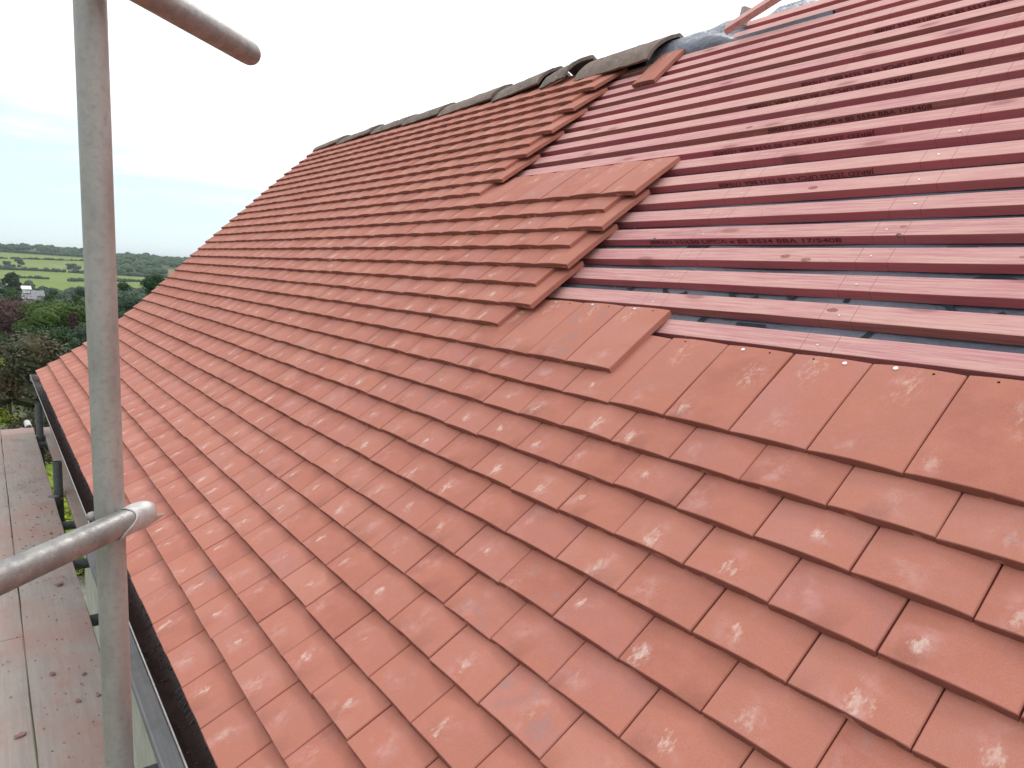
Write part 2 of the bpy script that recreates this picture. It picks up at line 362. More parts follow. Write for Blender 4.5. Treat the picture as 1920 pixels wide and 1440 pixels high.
# ------------------------------------------------------------------ terrain, fields
Wd = np.array([-60, 0, 25, 60, 120, 250, 450, 700, 1000, 1300, 1600, 1800, 2300, 3200, 6000, 12000], float)
Zd = np.array([-5.6, -5.6, -6.2, -9, -15, -25, -33, -35, -23, -3, 5.0, 7.0, 6, -6, -10, -10], float)
def smooth_interp(w_):
    w_ = np.asarray(w_, float); i = np.clip(np.searchsorted(Wd, w_)-1, 0, len(Wd)-2)
    t = np.clip((w_-Wd[i])/(Wd[i+1]-Wd[i]), 0, 1); m = np.gradient(Zd, Wd); h = Wd[i+1]-Wd[i]
    return (2*t**3-3*t**2+1)*Zd[i]+(t**3-2*t**2+t)*h*m[i]+(-2*t**3+3*t**2)*Zd[i+1]+(t**3-t**2)*h*m[i+1]
def gz(x, y):
    x = np.asarray(x, float); y = np.asarray(y, float); w_ = -x
    d = np.hypot(x, y); ww = np.where(w_ > 0, np.maximum(w_, d*.55), np.where(d > 60, d*.5, w_))
    z = smooth_interp(ww)
    k = np.clip((d-80)/600, 0, 1)
    return z+k*(3.0*np.sin(x*.0042+1.3)*np.cos(y*.0061+.4)+1.8*np.sin(x*.011+y*.009)) - np.clip((y-60)/500, 0, 1)*np.clip((d-900)/600, 0, 1)*5.0
def terrain():
    ys = np.concatenate([-np.geomspace(9000, 420, 14), np.arange(-400, 901, 10.), np.geomspace(940, 9000, 14)])
    xs = np.concatenate([-np.geomspace(12000, 2050, 14), np.arange(-2000, -400, 10.), np.arange(-400, -40, 8.), np.arange(-40, 41, 3.), np.geomspace(50, 9000, 16)])
    X, Y = np.meshgrid(xs, ys, indexing='ij'); Z = gz(X, Y); n, m_ = X.shape
    V = np.stack([X.ravel(), Y.ravel(), Z.ravel()], 1)
    F = [(i*m_+j, (i+1)*m_+j, (i+1)*m_+j+1, i*m_+j+1) for i in range(n-1) for j in range(m_-1)]
    D = -X; A = np.degrees(np.arctan2(Y, D))
    col = np.zeros((n, m_, 4)); col[..., 3] = 1; col[..., :3] = (.045, .075, .022)
    def fld(mask, c): col[..., :3][mask] = c
    # pasture blocks, bounded by the hedges built below
    fld((D > 735) & (D < 1330), (.165, .245, .05))
    fld((D > 760) & (D < 900), (.19, .27, .055)); fld((D > 900) & (D < 1010), (.205, .27, .065))
    fld((D > 1010) & (D < 1130) , (.24, .28, .085)); fld((D > 1130) & (D < 1330), (.20, .26, .065))
    fld((D > 1020) & (D < 1330) & (Y > 150), (.06, .085, .03))
    fld((D > 1060) & (D < 1150) & (Y > 190) & (Y < 300), (.25, .19, .10))
    fld((D > 880) & (D < 1020) & (Y > 210), (.11, .19, .05))
    fld(D > 1330, (.055, .085, .03)); fld(D < 735, (.045, .08, .022)); fld(D < 40, (.11, .115, .06)); fld(X > 40, (.11, .12, .06))
    m = MT('grassland', .95, .1); c, _ = m.attr('land'); p = m.pos()
    v = m.noise(p, .05, 5, .6); v2 = m.noise(p, 2.5, 4, .7)
    b = m.mix(m.math('MULTIPLY', m.rng(v, .35, .7), .35), c, (.10, .16, .03)); b = m.mix(m.math('MULTIPLY', m.rng(v2, .4, .7), .4), b, (.07, .09, .03)); m.col(b)
    o = mesh_obj('ground', V, F, m.m, smooth=True, attrs={'land': col.reshape(-1, 4)}); tag(o, kind='structure')
terrain()

# ------------------------------------------------------------------ foliage
def leaf_material(name, c1, c2, c3, scale=.6):
    m = MT(name, .75, .25); p = m.pos(); c, r = m.attr('lf')
    b = m.mix(r[0], c1, c2); b = m.mix(m.rng(m.noise(p, scale, 3, .6), .45, .7), b, c3); m.col(b)
    m.b.inputs['Transmission Weight'].default_value = 0
    m.put(m.b.inputs['Subsurface Weight'], 0.0)
    return m.m
L_BRIGHT = leaf_material('bright_leaves', (.058, .105, .020), (.10, .15, .03), (.035, .075, .018))
L_DARK = leaf_material('dark_leaves', (.025, .055, .018), (.05, .09, .025), (.02, .045, .02))
L_MID = leaf_material('green_leaves', (.04, .085, .025), (.075, .13, .03), (.03, .065, .03))
L_PURPLE = leaf_material('copper_leaves', (.075, .038, .036), (.105, .058, .052), (.04, .026, .03))
L_OLIVE = leaf_material('olive_grey_leaves', (.055, .065, .03), (.16, .155, .11), (.085, .055, .025), 1.2)
L_BLUE = leaf_material('bluish_leaves', (.05, .085, .05), (.08, .12, .07), (.03, .06, .035))
L_LIME = leaf_material('lime_leaves', (.22, .28, .03), (.34, .38, .05), (.10, .17, .02), 3)
M_BARK = simple('bark', (.09, .065, .045), .95, ns=14, bump=.8, bd=.02)
def leaf_cloud(n, centers, rad, size, squash=.8, seed=0):
    g = np.random.default_rng(seed); nc = len(centers); idx = g.integers(0, nc, n); cen = np.array(centers)[idx]; rr = np.array(rad)[idx]
    d = g.normal(size=(n, 3)); d /= np.linalg.norm(d, axis=1)[:, None]; d[:, 2] = np.where(g.random(n) < .65, np.abs(d[:, 2]), d[:, 2])
    p = cen+d*(rr*(g.random(n)**.38)*g.uniform(.75, 1.12, n))[:, None]*np.array([1, 1, squash])
    nrm = d*.6+g.normal(size=(n, 3))*.6+np.array([0, 0, .35]); nrm /= np.linalg.norm(nrm, axis=1)[:, None]
    a = np.cross(nrm, g.normal(size=(n, 3))); a /= np.linalg.norm(a, axis=1)[:, None]; b = np.cross(nrm, a)
    s = (size*g.uniform(.6, 1.4, n))[:, None]
    q = np.stack([p-a*s*.5, p-b*s*.32+a*s*.05, p+a*s*.55, p+b*s*.32+a*s*.05], 1)
    return q.reshape(-1, 3), [(4*i, 4*i+1, 4*i+2, 4*i+3) for i in range(n)], np.repeat(np.stack([g.random(n), g.random(n), g.random(n), np.ones(n)], 1), 4, 0)
def blob(cen, r, squash=.8, n=9):      # opaque inner core of a leaf clump
    V = []; F = []
    for i in range(n+1):
        ph = math.pi*i/n
        for k in range(n): an = 2*math.pi*k/n; j = 1+.15*math.sin(5*an+7*ph+cen[0]); V.append((cen[0]+r*j*math.sin(ph)*math.cos(an), cen[1]+r*j*math.sin(ph)*math.sin(an), cen[2]+r*squash*math.cos(ph)))
    for i in range(n):
        for k in range(n): F.append((i*n+k, (i+1)*n+k, (i+1)*n+(k+1) % n, i*n+(k+1) % n))
    return V, F
tree_group = 'trees and bushes around the house'
def tree(x, y, h, cr, mat, label, nl=11500, leaf=0.099, nclump=22, name='tree', conic=False, low=.25, seed=None, cat='tree', group=tree_group, sq=.8):
    seed = seed if seed is not None else int(abs(x*13+y*7+h*31)) % 9973
    g = np.random.default_rng(seed); z0 = float(gz(x, y)); e = empty(name, (x, y, z0)); tag(e, label, cat, group)
    cs = []; rs = []
    for i in range(nclump):
        t = g.random(); zz = h*low+(h-h*low-cr*.28*sq)*t
        if conic: rmax = cr*(1-t)**.8
        else: rmax = cr*math.sqrt(max(.05, 1-((t-.42)/.62)**2))
        an = g.uniform(0, 2*math.pi); q = rmax*math.sqrt(g.random())*.85
        cs.append((x+q*math.cos(an), y+q*math.sin(an), z0+zz)); rs.append(cr*g.uniform(.28, .46)*(1 if not conic else .6+.4*(1-t)))
    V, F, A = leaf_cloud(nl, cs, rs, leaf, sq, seed)
    V = [tuple(v) for v in V]; F = list(F); A = [tuple(a) for a in A]
    for c_, r_ in zip(cs, rs):
        v2, f2 = blob(c_, r_*.62, sq); n0 = len(V); V += v2; F += [tuple(i+n0 for i in f) for f in f2]; A += [(.1, .5, .5, 1)]*len(v2)
    mesh_obj('crown', V, F, mat, e, attrs={'lf': A})
    tb = MB(); tb.tube((x, y, z0-.3), (x+.1, y, z0+h*.45), max(.06, h*.022), 9, 1, True, max(.04, h*.014))
    for i in range(5):
        c_ = cs[i]; tb.tube((x+.05, y, z0+h*(.25+.05*i)), c_, h*.010, 6, 1, False, h*.003)
    tb.build('trunk', M_BARK, e, True)
    return e
def at(px, D, py=None):    # a point D metres away in the direction of an image column at the horizon
    r = ray(px, 471.6+.0535*px); r = r/math.hypot(r[0], r[1]); return CAM[0]+r[0]*D, CAM[1]+r[1]*D
def top_h(px, py, D):      # height above ground that puts a tree's top at that pixel row
    x, y = at(px, D); r = ray(px, py); s = D/math.hypot(r[0], r[1]); return CAM[2]+r[2]*s-float(gz(x, y))
def T(px, py, D, wpx, mat, label, **k):
    x, y = at(px, D); cr = wpx*.5*D/FPX*.92; h = max(1.5, top_h(px, py, D))
    return tree(x, y, h, cr, mat, label, **k)
T(55, 628, 21, 205, L_OLIVE, 'olive grey flowering tree just beyond the far end of the scaffold deck', nl=36800, leaf=0.081, nclump=46, low=.05)
T(2, 632, 24, 70, L_LIME, 'yellow green bush top behind the olive grey tree', nl=5750, leaf=0.074, nclump=12, name='bush', cat='bush')
T(110, 556, 66, 150, L_BRIGHT, 'bright green bushy tree left of the scaffold pole', nl=27599, leaf=0.161, nclump=34, low=.1)
T(18, 562, 72, 150, L_PURPLE, 'copper purple leaved tree at the left edge of the picture', nl=25299, leaf=0.161, nclump=32, low=.1)
T(132, 578, 52, 44, L_PURPLE, 'slim reddish brown conifer in front of the bright green tree', nl=8049, leaf=0.124, nclump=16, conic=True, low=.05, sq=1.3)
T(158, 606, 40, 80, L_BLUE, 'grey green shrubby tree beside the scaffold pole above the gable', nl=13799, leaf=0.099, nclump=22, low=.05)
T(95, 612, 45, 130, L_DARK, 'dark green tree between the bright green tree and the olive tree', nl=18400, leaf=0.124, nclump=28, low=.05)
T(25, 620, 48, 100, L_DARK, 'very dark shaded tree under the copper purple tree', nl=13799, leaf=0.124, nclump=22, low=.05)
T(285, 508, 60, 70, L_MID, 'green tree rising just behind the gable edge right of the pole', nl=16099, leaf=0.124, nclump=24, low=.05)
T(240, 552, 50, 90, L_BLUE, 'grey green tree right of the pole behind the gable edge', nl=16099, leaf=0.105, nclump=24, low=.05)
T(222, 524, 100, 50, L_DARK, 'dark tree against the right side of the scaffold pole', nl=9200, leaf=0.186, nclump=16, low=.05)
T(18, 530, 130, 62, L_MID, 'mid green tree left of the white house', nl=11500, leaf=0.248, nclump=20, low=.05)
T(-4, 538, 110, 30, L_BLUE, 'pale grey green tree cut by the left picture edge', nl=5750, leaf=0.217, nclump=12, low=.05)
T(22, 508, 330, 44, L_DARK, 'large dark round tree at the near edge of the big green field', nl=3500, leaf=1.0, nclump=18, low=.02)
T(42, 516, 320, 26, L_DARK, 'smaller dark tree to the right of the large round field tree', nl=4600, leaf=0.558, nclump=10, low=.02)
T(58, 520, 340, 18, L_DARK, 'lone little dark tree on the near edge of the big green field', nl=2760, leaf=0.558, nclump=8, low=.02)
T(92, 542, 190, 34, L_MID, 'green tree above the grey roofs in the valley', nl=5750, leaf=0.372, nclump=12, low=.02)
T(66, 555, 150, 20, L_BLUE, 'pale bushy tree among the grey roofs in the valley', nl=4140, leaf=0.248, nclump=10, low=.02)
T(152, 530, 230, 42, L_DARK, 'broad dark tree left of the pole below the big green field', nl=6899, leaf=0.434, nclump=14, low=.02)
T(138, 552, 180, 34, L_MID, 'rounded green tree directly above the bright green tree', nl=5750, leaf=0.341, nclump=12, low=.02)
T(160, 530, 9, 10, L_MID, 'hidden sapling', nl=10, nclump=6) if False else None
# valley wood: one mass of crowns below the fields
def wood(name, label, spots, mat, seed, leaf, per=60, rr=(3.2, 5.5)):
    g = np.random.default_rng(seed); cs = []; rs = []
    for (x, y, h) in spots:
        z = float(gz(x, y)); r = g.uniform(*rr); cs += [(x, y, z+h-r*.7), (x+g.normal()*r*.6, y+g.normal()*r*.6, z+h*.55)]; rs += [r, r*.9]
    V, F, A = leaf_cloud(per*len(cs), cs, rs, leaf, .85, seed); V = [tuple(v) for v in V]; F = list(F); A = [tuple(a) for a in A]
    for c_, r_ in zip(cs, rs):
        v2, f2 = blob(c_, r_*.82, .85, 8); n0 = len(V); q = g.random()*.5; V += v2; F += [tuple(i+n0 for i in f) for f in f2]; A += [(q, .5, .5, 1)]*len(v2)
    o = mesh_obj(name, V, F, mat, attrs={'lf': A}); tag(o, label, 'woodland', kind='stuff'); return o
g = np.random.default_rng(3)
sp = []
for i in range(420):
    D = g.uniform(240, 735); a = R(g.uniform(-4, 22)); x = CAM[0]-D*math.cos(a); y = CAM[1]+D*math.sin(a); sp.append((x, y, g.uniform(6, 10)+3*(D > 500)))
for i in range(130):
    D = g.uniform(430, 800); a = R(g.uniform(-5, 2.9)); sp.append((CAM[0]-D*math.cos(a), CAM[1]+D*math.sin(a), g.uniform(9, 13)))
wood('valley_woodland', 'dark woodland filling the valley below the green fields', sp, L_DARK, 5, .9)
sp = []
for i in range(330):
    y = g.uniform(-250, 700); D = 1400+g.uniform(0, 330)-np.clip((y-40)/300, 0, 1)*60; sp.append((-D, y, g.uniform(6, 12)))
for i in range(420):
    y = g.uniform(140, 620); D = g.uniform(1030, 1400)
    if 1060 < D < 1150 and 190 < y < 300 and g.random() < .8: continue
    sp.append((-D, y, g.uniform(6, 11)))
wood('hilltop_woodland', 'bluish woodland along the top of the far hill', sp, L_MID, 6, 1.7, 34, (4.5, 8))
def hedge(D, y0, y1, h, label, slope=0., seed=0, mat=L_DARK, wd=1.6, cat='hedge'):
    n = int((y1-y0)/2.6); g = np.random.default_rng(seed+int(D)); cs = []; rs = []
    for i in range(n):
        y = y0+(y1-y0)*i/n; x = -(D+slope*(y-y0)+g.normal()*1.2)
        if g.random() < .04: continue
        hh = 1.35*h*g.uniform(.6, 1.3); cs.append((x, y, float(gz(x, y))+hh*.4)); rs.append(hh*.75)
    V, F, A = leaf_cloud(14*len(cs), cs, rs, .8, .8, seed); V = [tuple(v) for v in V]; F = list(F); A = [tuple(a) for a in A]
    for c_, r_ in zip(cs, rs):
        v2, f2 = blob(c_, r_*.8, .8, 6); n0 = len(V); V += v2; F += [tuple(i+n0 for i in f) for f in f2]; A += [(.3, .5, .5, 1)]*len(v2)
    o = mesh_obj('hedge', V, F, mat, attrs={'lf': A}); tag(o, label, cat, 'hedges between the green fields'); return o
hedge(1332, -120, 140, 3.5, 'topmost hedge along the far edge of the upper field', .15, 1)
hedge(1140, -160, 160, 2.2, 'thin hedge under the uppermost pale field', .25, 2)
hedge(1025, -100, 330, 3.4, 'thick dark hedge below the pale middle field', -.05, 3)
hedge(925, 20, 60, 2.6, 'short broken hedge left of the paired hedges', .1, 4)
hedge(915, 76, 150, 3.0, 'dark hedge strip in the middle of the green fields', .35, 5)
hedge(830, 90, 240, 3.0, 'lowest long hedge crossing the big green field', .05, 6)
hedge(940, 150, 420, 2.6, 'hedge running behind the pole to the right', -.1, 7)
def htree(y, D, h, r, label):
    tree(-D, y, h, r, L_DARK, label, nl=700, leaf=1.4, nclump=8, low=.02, group='trees standing in the field hedges')
htree(36, 1060, 11, 8, 'round tree at the left end of the middle field hedge')
htree(24, 1050, 8, 7, 'low tree left of the round hedge tree')
htree(92, 1055, 8, 10, 'wide low tree standing in the pale middle field')
htree(128, 1050, 8, 9, 'double crowned tree at the right end of the pale field')
htree(16, 1360, 9, 9, 'dark skyline tree at the far left of the hill')
# far houses
M_WHITEWALL = simple('white_render', (.80, .80, .78), .8, ns=2); M_GREYROOF = simple('slate_roof', (.22, .22, .24), .7, ns=2); M_BRICKFAR = simple('buff_render', (.45, .42, .36), .8, ns=2)
def far_house(px, py, D, wpx, hpx, wm_, rm, label, roofh=1.6):
    x, y = at(px, D); r = ray(px, py); s = D/math.hypot(r[0], r[1]); zt = CAM[2]+r[2]*s; wd = wpx*D/FPX; h = hpx*D/FPX; z0 = float(gz(x, y))-.5
    e = empty('far_house', (x, y, z0)); tag(e, label, 'house', 'houses in the valley')
    MB().box((x-3, y-wd/2, z0), (x+3, y+wd/2, zt)).build('wall', wm_, e)
    b = MB(); b.add([(x-3.3, y-wd/2-.3, zt), (x+3.3, y-wd/2-.3, zt), (x+3.3, y+wd/2+.3, zt), (x-3.3, y+wd/2+.3, zt), (x, y-wd/2-.3, zt+roofh), (x, y+wd/2+.3, zt+roofh)], [(0, 1, 4), (1, 2, 5, 4), (2, 3, 5), (3, 0, 4, 5), (0, 3, 2, 1)]); b.build('roof', rm, e)
    for k in (-.25, .25): MB().box((x+3, y+k*wd-.5, zt-1.9), (x+3.04, y+k*wd+.5, zt-.8)).build('window', M_GREYROOF, e)
    return e
far_house(45, 541, 175, 8, 5, M_WHITEWALL, M_WHITEWALL, 'small bright white house among valley trees', .6)
far_house(66, 553, 165, 12, 3, M_BRICKFAR, M_GREYROOF, 'low grey roofed house right of the white house', .9)
far_house(50, 559, 150, 14, 5, M_BRICKFAR, M_GREYROOF, 'pale roofed building below the white house', .7)
far_house(35, 475, 1380, 5, 3, M_WHITEWALL, M_GREYROOF, 'tiny white farmhouse on the hilltop', 2)

# garden close to the house, seen through the gaps of the scaffold
for i, (x, y, h, r_, lab) in enumerate([(-17.5, .3, 1.5, 1.6, 'lime green bush seen through the gap beside the far scaffold stub'), (-13.2, .0, 1.2, 1.2, 'lime green bush seen through the middle gap of the scaffold'),
                                        (-9.2, .1, .7, .8, 'small weedy green bush on the ground by the pale paving')]):
    tree(x, y, h, r_, L_LIME, lab, nl=5979, leaf=0.056, nclump=14, low=.02, name='bush', cat='bush', group='bushes below the scaffold')
pv = MB(); pv.box((-8.6, -.62, -5.62), (1.5, 1.6, -5.53)); tag(pv.build('path', simple('pale_paving', (.62, .62, .58), .9, ns=3)), kind='structure')
g_ = MB(); g_.box((-13, -.7, -5.66), (-8.6, 2.2, -5.56)); tag(g_.build('gravel_bed', simple('gravel', (.20, .18, .15), .95, ns=9, c2=(.30, .28, .24), bump=1, bd=.03)), kind='structure')
pot = MB(); pot.tube((-10.4, -.07, -5.56), (-10.4, -.07, -5.25), .13, 20, 1, True, .19); o = pot.build('flower_pot', simple('orange_plastic', (.62, .12, .03), .6), None, True); tag(o, 'orange red flower pot on the ground between deck and inner board', 'flower pot')
for i, (a, b) in enumerate((((-11.5, .15, -5.5), (-11.3, -.25, -5.5)), ((-12.3, -.1, -5.5), (-12.2, -.35, -5.48)))):
    o = MB().tube(a, b, .02, 8).build('white_stick', M_WHITEWALL); tag(o, ['longer white stick lying on the ground below the gap', 'shorter white stick lying further off below the gap'][i], 'stick', 'sticks on the ground')

# ------------------------------------------------------------------ house
VR = 2.115
house = empty('house', (-2, 2, -5.6)); tag(house, 'white rendered house under the roof being retiled', 'house')
M_WALL = simple('cream_render', (.60, .57, .50), .9, ns=5)
apex = sec(VR, -.11); ev = sec(-9.6*GL, -.09)
YW = -.60
b = MB(); zE = float(ev[1])-.06; xg0, xg1 = UG+.18, 6.0; yb = 2*apex[0]-YW
def prof(x): return [(x, YW, -5.8), (x, YW, sec(-7*GL, -.16)[1]-.1), (x, float(sec(0, -.13)[0]), float(sec(0, -.13)[1])), (x, apex[0], apex[1]-.06), (x, yb, sec(-8*GL, -.12)[1]), (x, yb, -5.8)]
b.add(prof(xg0)+prof(xg1), [(0, 1, 2, 3, 4, 5), (11, 10, 9, 8, 7, 6)]+[(i, i+6, (i+1) % 6+6, (i+1) % 6) for i in range(6)]); b.build('wall', M_WALL, house)
b = MB(); b.box((xg0, YW, zE-.16), (xg1, YW+.0, zE)) if False else None
fb = MB(); fb.box((UG+.03, -.80, -.86), (6, -.775, -.735)); fb.build('fascia', simple('dark_fascia', (.06, .045, .04), .6), house)
sf = MB(); sf.box((UG+.03, -.775, -.86), (6, YW-.003, -.85)); sf.build('soffit', simple('soffit_board', (.5, .5, .48), .7), house)
b = MB()      # far slope, already tiled
UF = UG+.11; b.add([(UF, apex[0]+.02, apex[1]+.06), (6, apex[0]+.02, apex[1]+.06), (6, yb+.3, ev[1]), (UF, yb+.3, ev[1]), (UF, apex[0]+.02, apex[1]-.04), (6, apex[0]+.02, apex[1]-.04), (6, yb+.25, ev[1]-.1), (UF, yb+.25, ev[1]-.1)], [(0, 1, 2, 3), (7, 6, 5, 4), (0, 3, 7, 4), (1, 5, 6, 2), (3, 2, 6, 7), (0, 4, 5, 1)])
b.build('far_roof_slope', simple('far_slope_clay', (.45, .17, .12), .85, ns=12), house)

# roofing membrane over the rafters
us = np.arange(UG+.14, 3.3, .05); vs = np.concatenate([np.arange(-1.02, 0, .06), np.arange(.0, VR+.001, VR/44)])
V = []; F = []
for u in us:
    ph = ((u-.378) / .5) % 1.0; sag = .012*math.sin(math.pi*ph)**2
    for v in vs:
        V.append(RP(u, v, -.0725-(sag*(.6+.4*math.sin(v*60)) if v > 0 else 0)*1.0+(.0 if v < VR-.02 else .01), False))
    top = RP(u, VR, -.07, False); V.append((u, top[1]+.035, top[2]+.028)); V.append((u, top[1]+.20, top[2]-.14)); V.append((u, top[1]+.5, top[2]-.45))
m_ = len(vs)+3
F = [(i*m_+j, (i+1)*m_+j, (i+1)*m_+j+1, i*m_+j+1) for i in range(len(us)-1) for j in range(m_-1)]
memb = mesh_obj('roofing_membrane', V, F, M_MEMB, None, True); tag(memb, 'blue grey roofing membrane stretched over the rafters under the red battens', 'roofing membrane')
# big dark printed strokes on the membrane
def stroke(pts, wd):
    V = []; F = []
    for i, (u, v) in enumerate(pts):
        a = np.array(pts[max(0, i-1)]); c = np.array(pts[min(len(pts)-1, i+1)]); d = (c-a)/np.linalg.norm(c-a); nrm = np.array([-d[1], d[0]])*wd/2
        for s in (-1, 1): q = np.array((u, v))+s*nrm; V.append(RP(q[0], q[1], -.0705, False))
    for i in range(len(pts)-1): F.append((2*i, 2*i+1, 2*i+3, 2*i+2))
    return V, F
for (cu, cv, r_) in [(.10, .475, .05), (.62, .475, .06), (-.12, .475, .05), (.95, .475, .06)]:
    MB().add(*stroke([(cu+r_*math.cos(t), cv+r_*math.sin(t)) for t in np.linspace(.6, 5.6, 22)], .014)).build('printed_letter', M_MEMB_INK, memb)
for (u0, v0, u1, v1) in [(.22, .44, .27, .52), (.36, .44, .36, .52), (.44, .335, .48, .42), (.02, .34, .05, .42), (.13, .345, .21, .345), (-.3, .44, -.25, .52), (-.2, .63, -.12, .63), (.5, .62, .56, .62)]:
    MB().add(*stroke([(u0+(u1-u0)*t, v0+(v1-v0)*t) for t in np.linspace(0, 1, 6)], .013)).build('printed_letter', M_MEMB_INK, memb)

# ------------------------------------------------------------------ battens
V0, GB, BN = .2679, .0918885787, -.045
batten_objs = {}
ORD = ['zeroth', 'first', 'second', 'third', 'fourth', 'fifth', 'sixth', 'seventh', 'eighth', 'ninth', 'tenth', 'eleventh', 'twelfth', 'thirteenth', 'fourteenth', 'fifteenth', 'sixteenth', 'seventeenth', 'eighteenth', 'nineteenth', 'twentieth', 'twenty-first', 'twenty-second', 'twenty-third', 'twenty-fourth', 'twenty-fifth', 'twenty-sixth', 'twenty-seventh', 'twenty-eighth', 'twenty-ninth', 'thirtieth', 'thirty-first', 'thirty-second', 'thirty-third', 'thirty-fourth', 'thirty-fifth', 'thirty-sixth', 'thirty-seventh', 'thirty-eighth', 'thirty-ninth', 'fortieth', 'forty-first', 'forty-second']
def batten(bi, u0, u1, seg=.18):
    g = np.random.default_rng(100+bi); v = V0+GB*bi+g.normal()*.0009
    s = sec(v, BN); a = THU+CUR*v; t = np.array([math.cos(a), math.sin(a)]); nn = np.array([-math.sin(a), math.cos(a)])
    e = empty('roof_batten', (0, s[0], s[1])); n = max(2, int((u1-u0)/seg)); V = []; F = []
    us_ = np.linspace(u0, u1, n+1); r = .0016
    ring = [(0, -.0255), (0, -r), (r*.3, -r*.3), (r, 0), (.050-r, 0), (.050-.3*r, -.3*r), (.050, -r), (.050, -.0255)]
    for i, u in enumerate(us_):
        wob = .0008*math.sin(u*3.1+bi)+g.normal()*.0003; w2 = .0006*math.sin(u*2.1+bi*2); tw = g.normal()*.0003
        for (x, y) in ring:
            q = t*(x+wob+(warp(v, u)))+nn*(y+w2+tw*x*20); V.append((u, q[0], q[1]))
    m_ = len(ring)
    for i in range(n):
        for k in range(m_): F.append((i*m_+k, i*m_+(k+1) % m_, (i+1)*m_+(k+1) % m_, (i+1)*m_+k))
    F.append(tuple(range(m_-1, -1, -1))); F.append(tuple(n*m_+k for k in range(m_)))
    o = mesh_obj('timber', V, F, M_BATTEN, None); o.parent = e; o.location = (0, 0, 0)
    o.data.materials.append(M_BATTEN_EDGE_SHADE)
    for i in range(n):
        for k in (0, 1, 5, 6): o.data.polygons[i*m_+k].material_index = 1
    batten_objs[bi] = (e, s, t, nn)
    return e
ROWEND = {1: -.067, 2: -.637, 3: -.554, 4: -.618, 5: -.54, 6: -.608, 7: -.527, 8: -.589, 9: -.515, 10: -1.538, 11: -1.461, 12: -1.532, 13: -1.457, 14: -1.527, 15: -1.448, 16: -1.535, 17: -1.456, 18: -1.552, 19: -1.468, 20: -1.557}
for bi in range(0, 20):
    u0 = -2.3 if bi >= 8 else -1.3
    if bi == 19: u0 = -.875
    batten(bi, u0, 2.6)
    extra = {4: ' with a big resin knot and faint print', 7: ' with dark worn face and faded print', 9: ' with upside-down black print', 10: ' with upright black print', 12: ' with upside-down print further left', 13: ' with upside-down print further right', 2: ' with mottled grey top', 16: ' with faint upright print'}.get(bi, '')
    tag(batten_objs[bi][0], 'red batten, %s above the full-length tile course%s' % (ORD[bi+1], extra), 'roof batten', 'red battens laid across the bare roof')
batten(20, -.84, 2.6); tag(batten_objs[20][0], 'topmost red batten right at the ridge under the loose diagonal piece', 'roof batten', 'red battens laid across the bare roof')
# printing on the down-slope faces
def printing(bi, ua, ub, flip, hgt=.0175, txt='JBRED 25X50 UPCA \u2295 BS 5534 BBA 17/5408'):
    e, s, t, nn = batten_objs[bi]
    cu = bpy.data.curves.new('print', 'FONT'); cu.body = txt.replace('\u2295', '=' if flip else 'e'); cu.size = 1; cu.offset = .012
    to = bpy.data.objects.new('tmp', cu); C.objects.link(to); bpy.context.view_layer.update()
    dg = bpy.context.evaluated_depsgraph_get(); me = bpy.data.meshes.new_from_object(to.evaluated_get(dg)); bpy.data.objects.remove(to)
    co = np.empty(len(me.vertices)*3, dtype=np.float32); me.vertices.foreach_get('co', co); co = co.reshape(-1, 3)
    x = (co[:, 0]-co[:, 0].min())/(co[:, 0].max()-co[:, 0].min()); y = (co[:, 1]-co[:, 1].min())/(co[:, 1].max()-co[:, 1].min())
    if flip: u = ub-(ub-ua)*x; d = -.0038-(y*hgt)
    else: u = ua+(ub-ua)*x; d = -.0215+y*hgt
    d = np.clip(d, -.0235, -.0018)
    v = V0+GB*bi
    P = np.stack([u, t[0]*(-.0022)+nn[0]*d, t[1]*(-.0022)+nn[1]*d], 1)
    me.vertices.foreach_set('co', P.astype(np.float32).ravel()); me.materials.clear(); me.materials.append(M_INK); me.update()
    o = bpy.data.objects.new('printed_text', me); C.objects.link(o); o.parent = e; return o
printing(13, -.246, .251, True); printing(12, -.402, .149, True); printing(10, -.225, .267, False); printing(9, -.382, .156, True)
printing(7, -.249, .231, True); printing(4, -.34, .268, False); printing(16, -.12, .36, False)
# resin knots on two battens
def knot(bi, u, sz):
    e, s, t, nn = batten_objs[bi]; V = []; F = []; n = 12
    for i in range(n+1):
        ph = math.pi*i/n
        for k in range(n):
            an = 2*math.pi*k/n; j = 1+.2*math.sin(3*an+2*ph)+.1*math.sin(7*an); q = t*(.003+sz*.55*j*math.sin(ph)*math.sin(an))+nn*(-.004+sz*.7*j*math.cos(ph)); V.append((u+sz*j*math.sin(ph)*math.cos(an), q[0], q[1]))
    for i in range(n):
        for k in range(n): F.append((i*n+k, i*n+(k+1) % n, (i+1)*n+(k+1) % n, (i+1)*n+k))
    km = MT('resin_knot', .35, .5); km.col(km.mix(km.rng(km.noise(km.pos(), 160, 4, .7), .4, .62), (.10, .05, .045), (.34, .27, .25))); km.bump(km.noise(km.pos(), 200, 4), .7, .003)
    o = mesh_obj('knot', V, F, km.m, None, True); o.parent = e
knot(4, -.318, .0085); knot(4, .40, .0085)
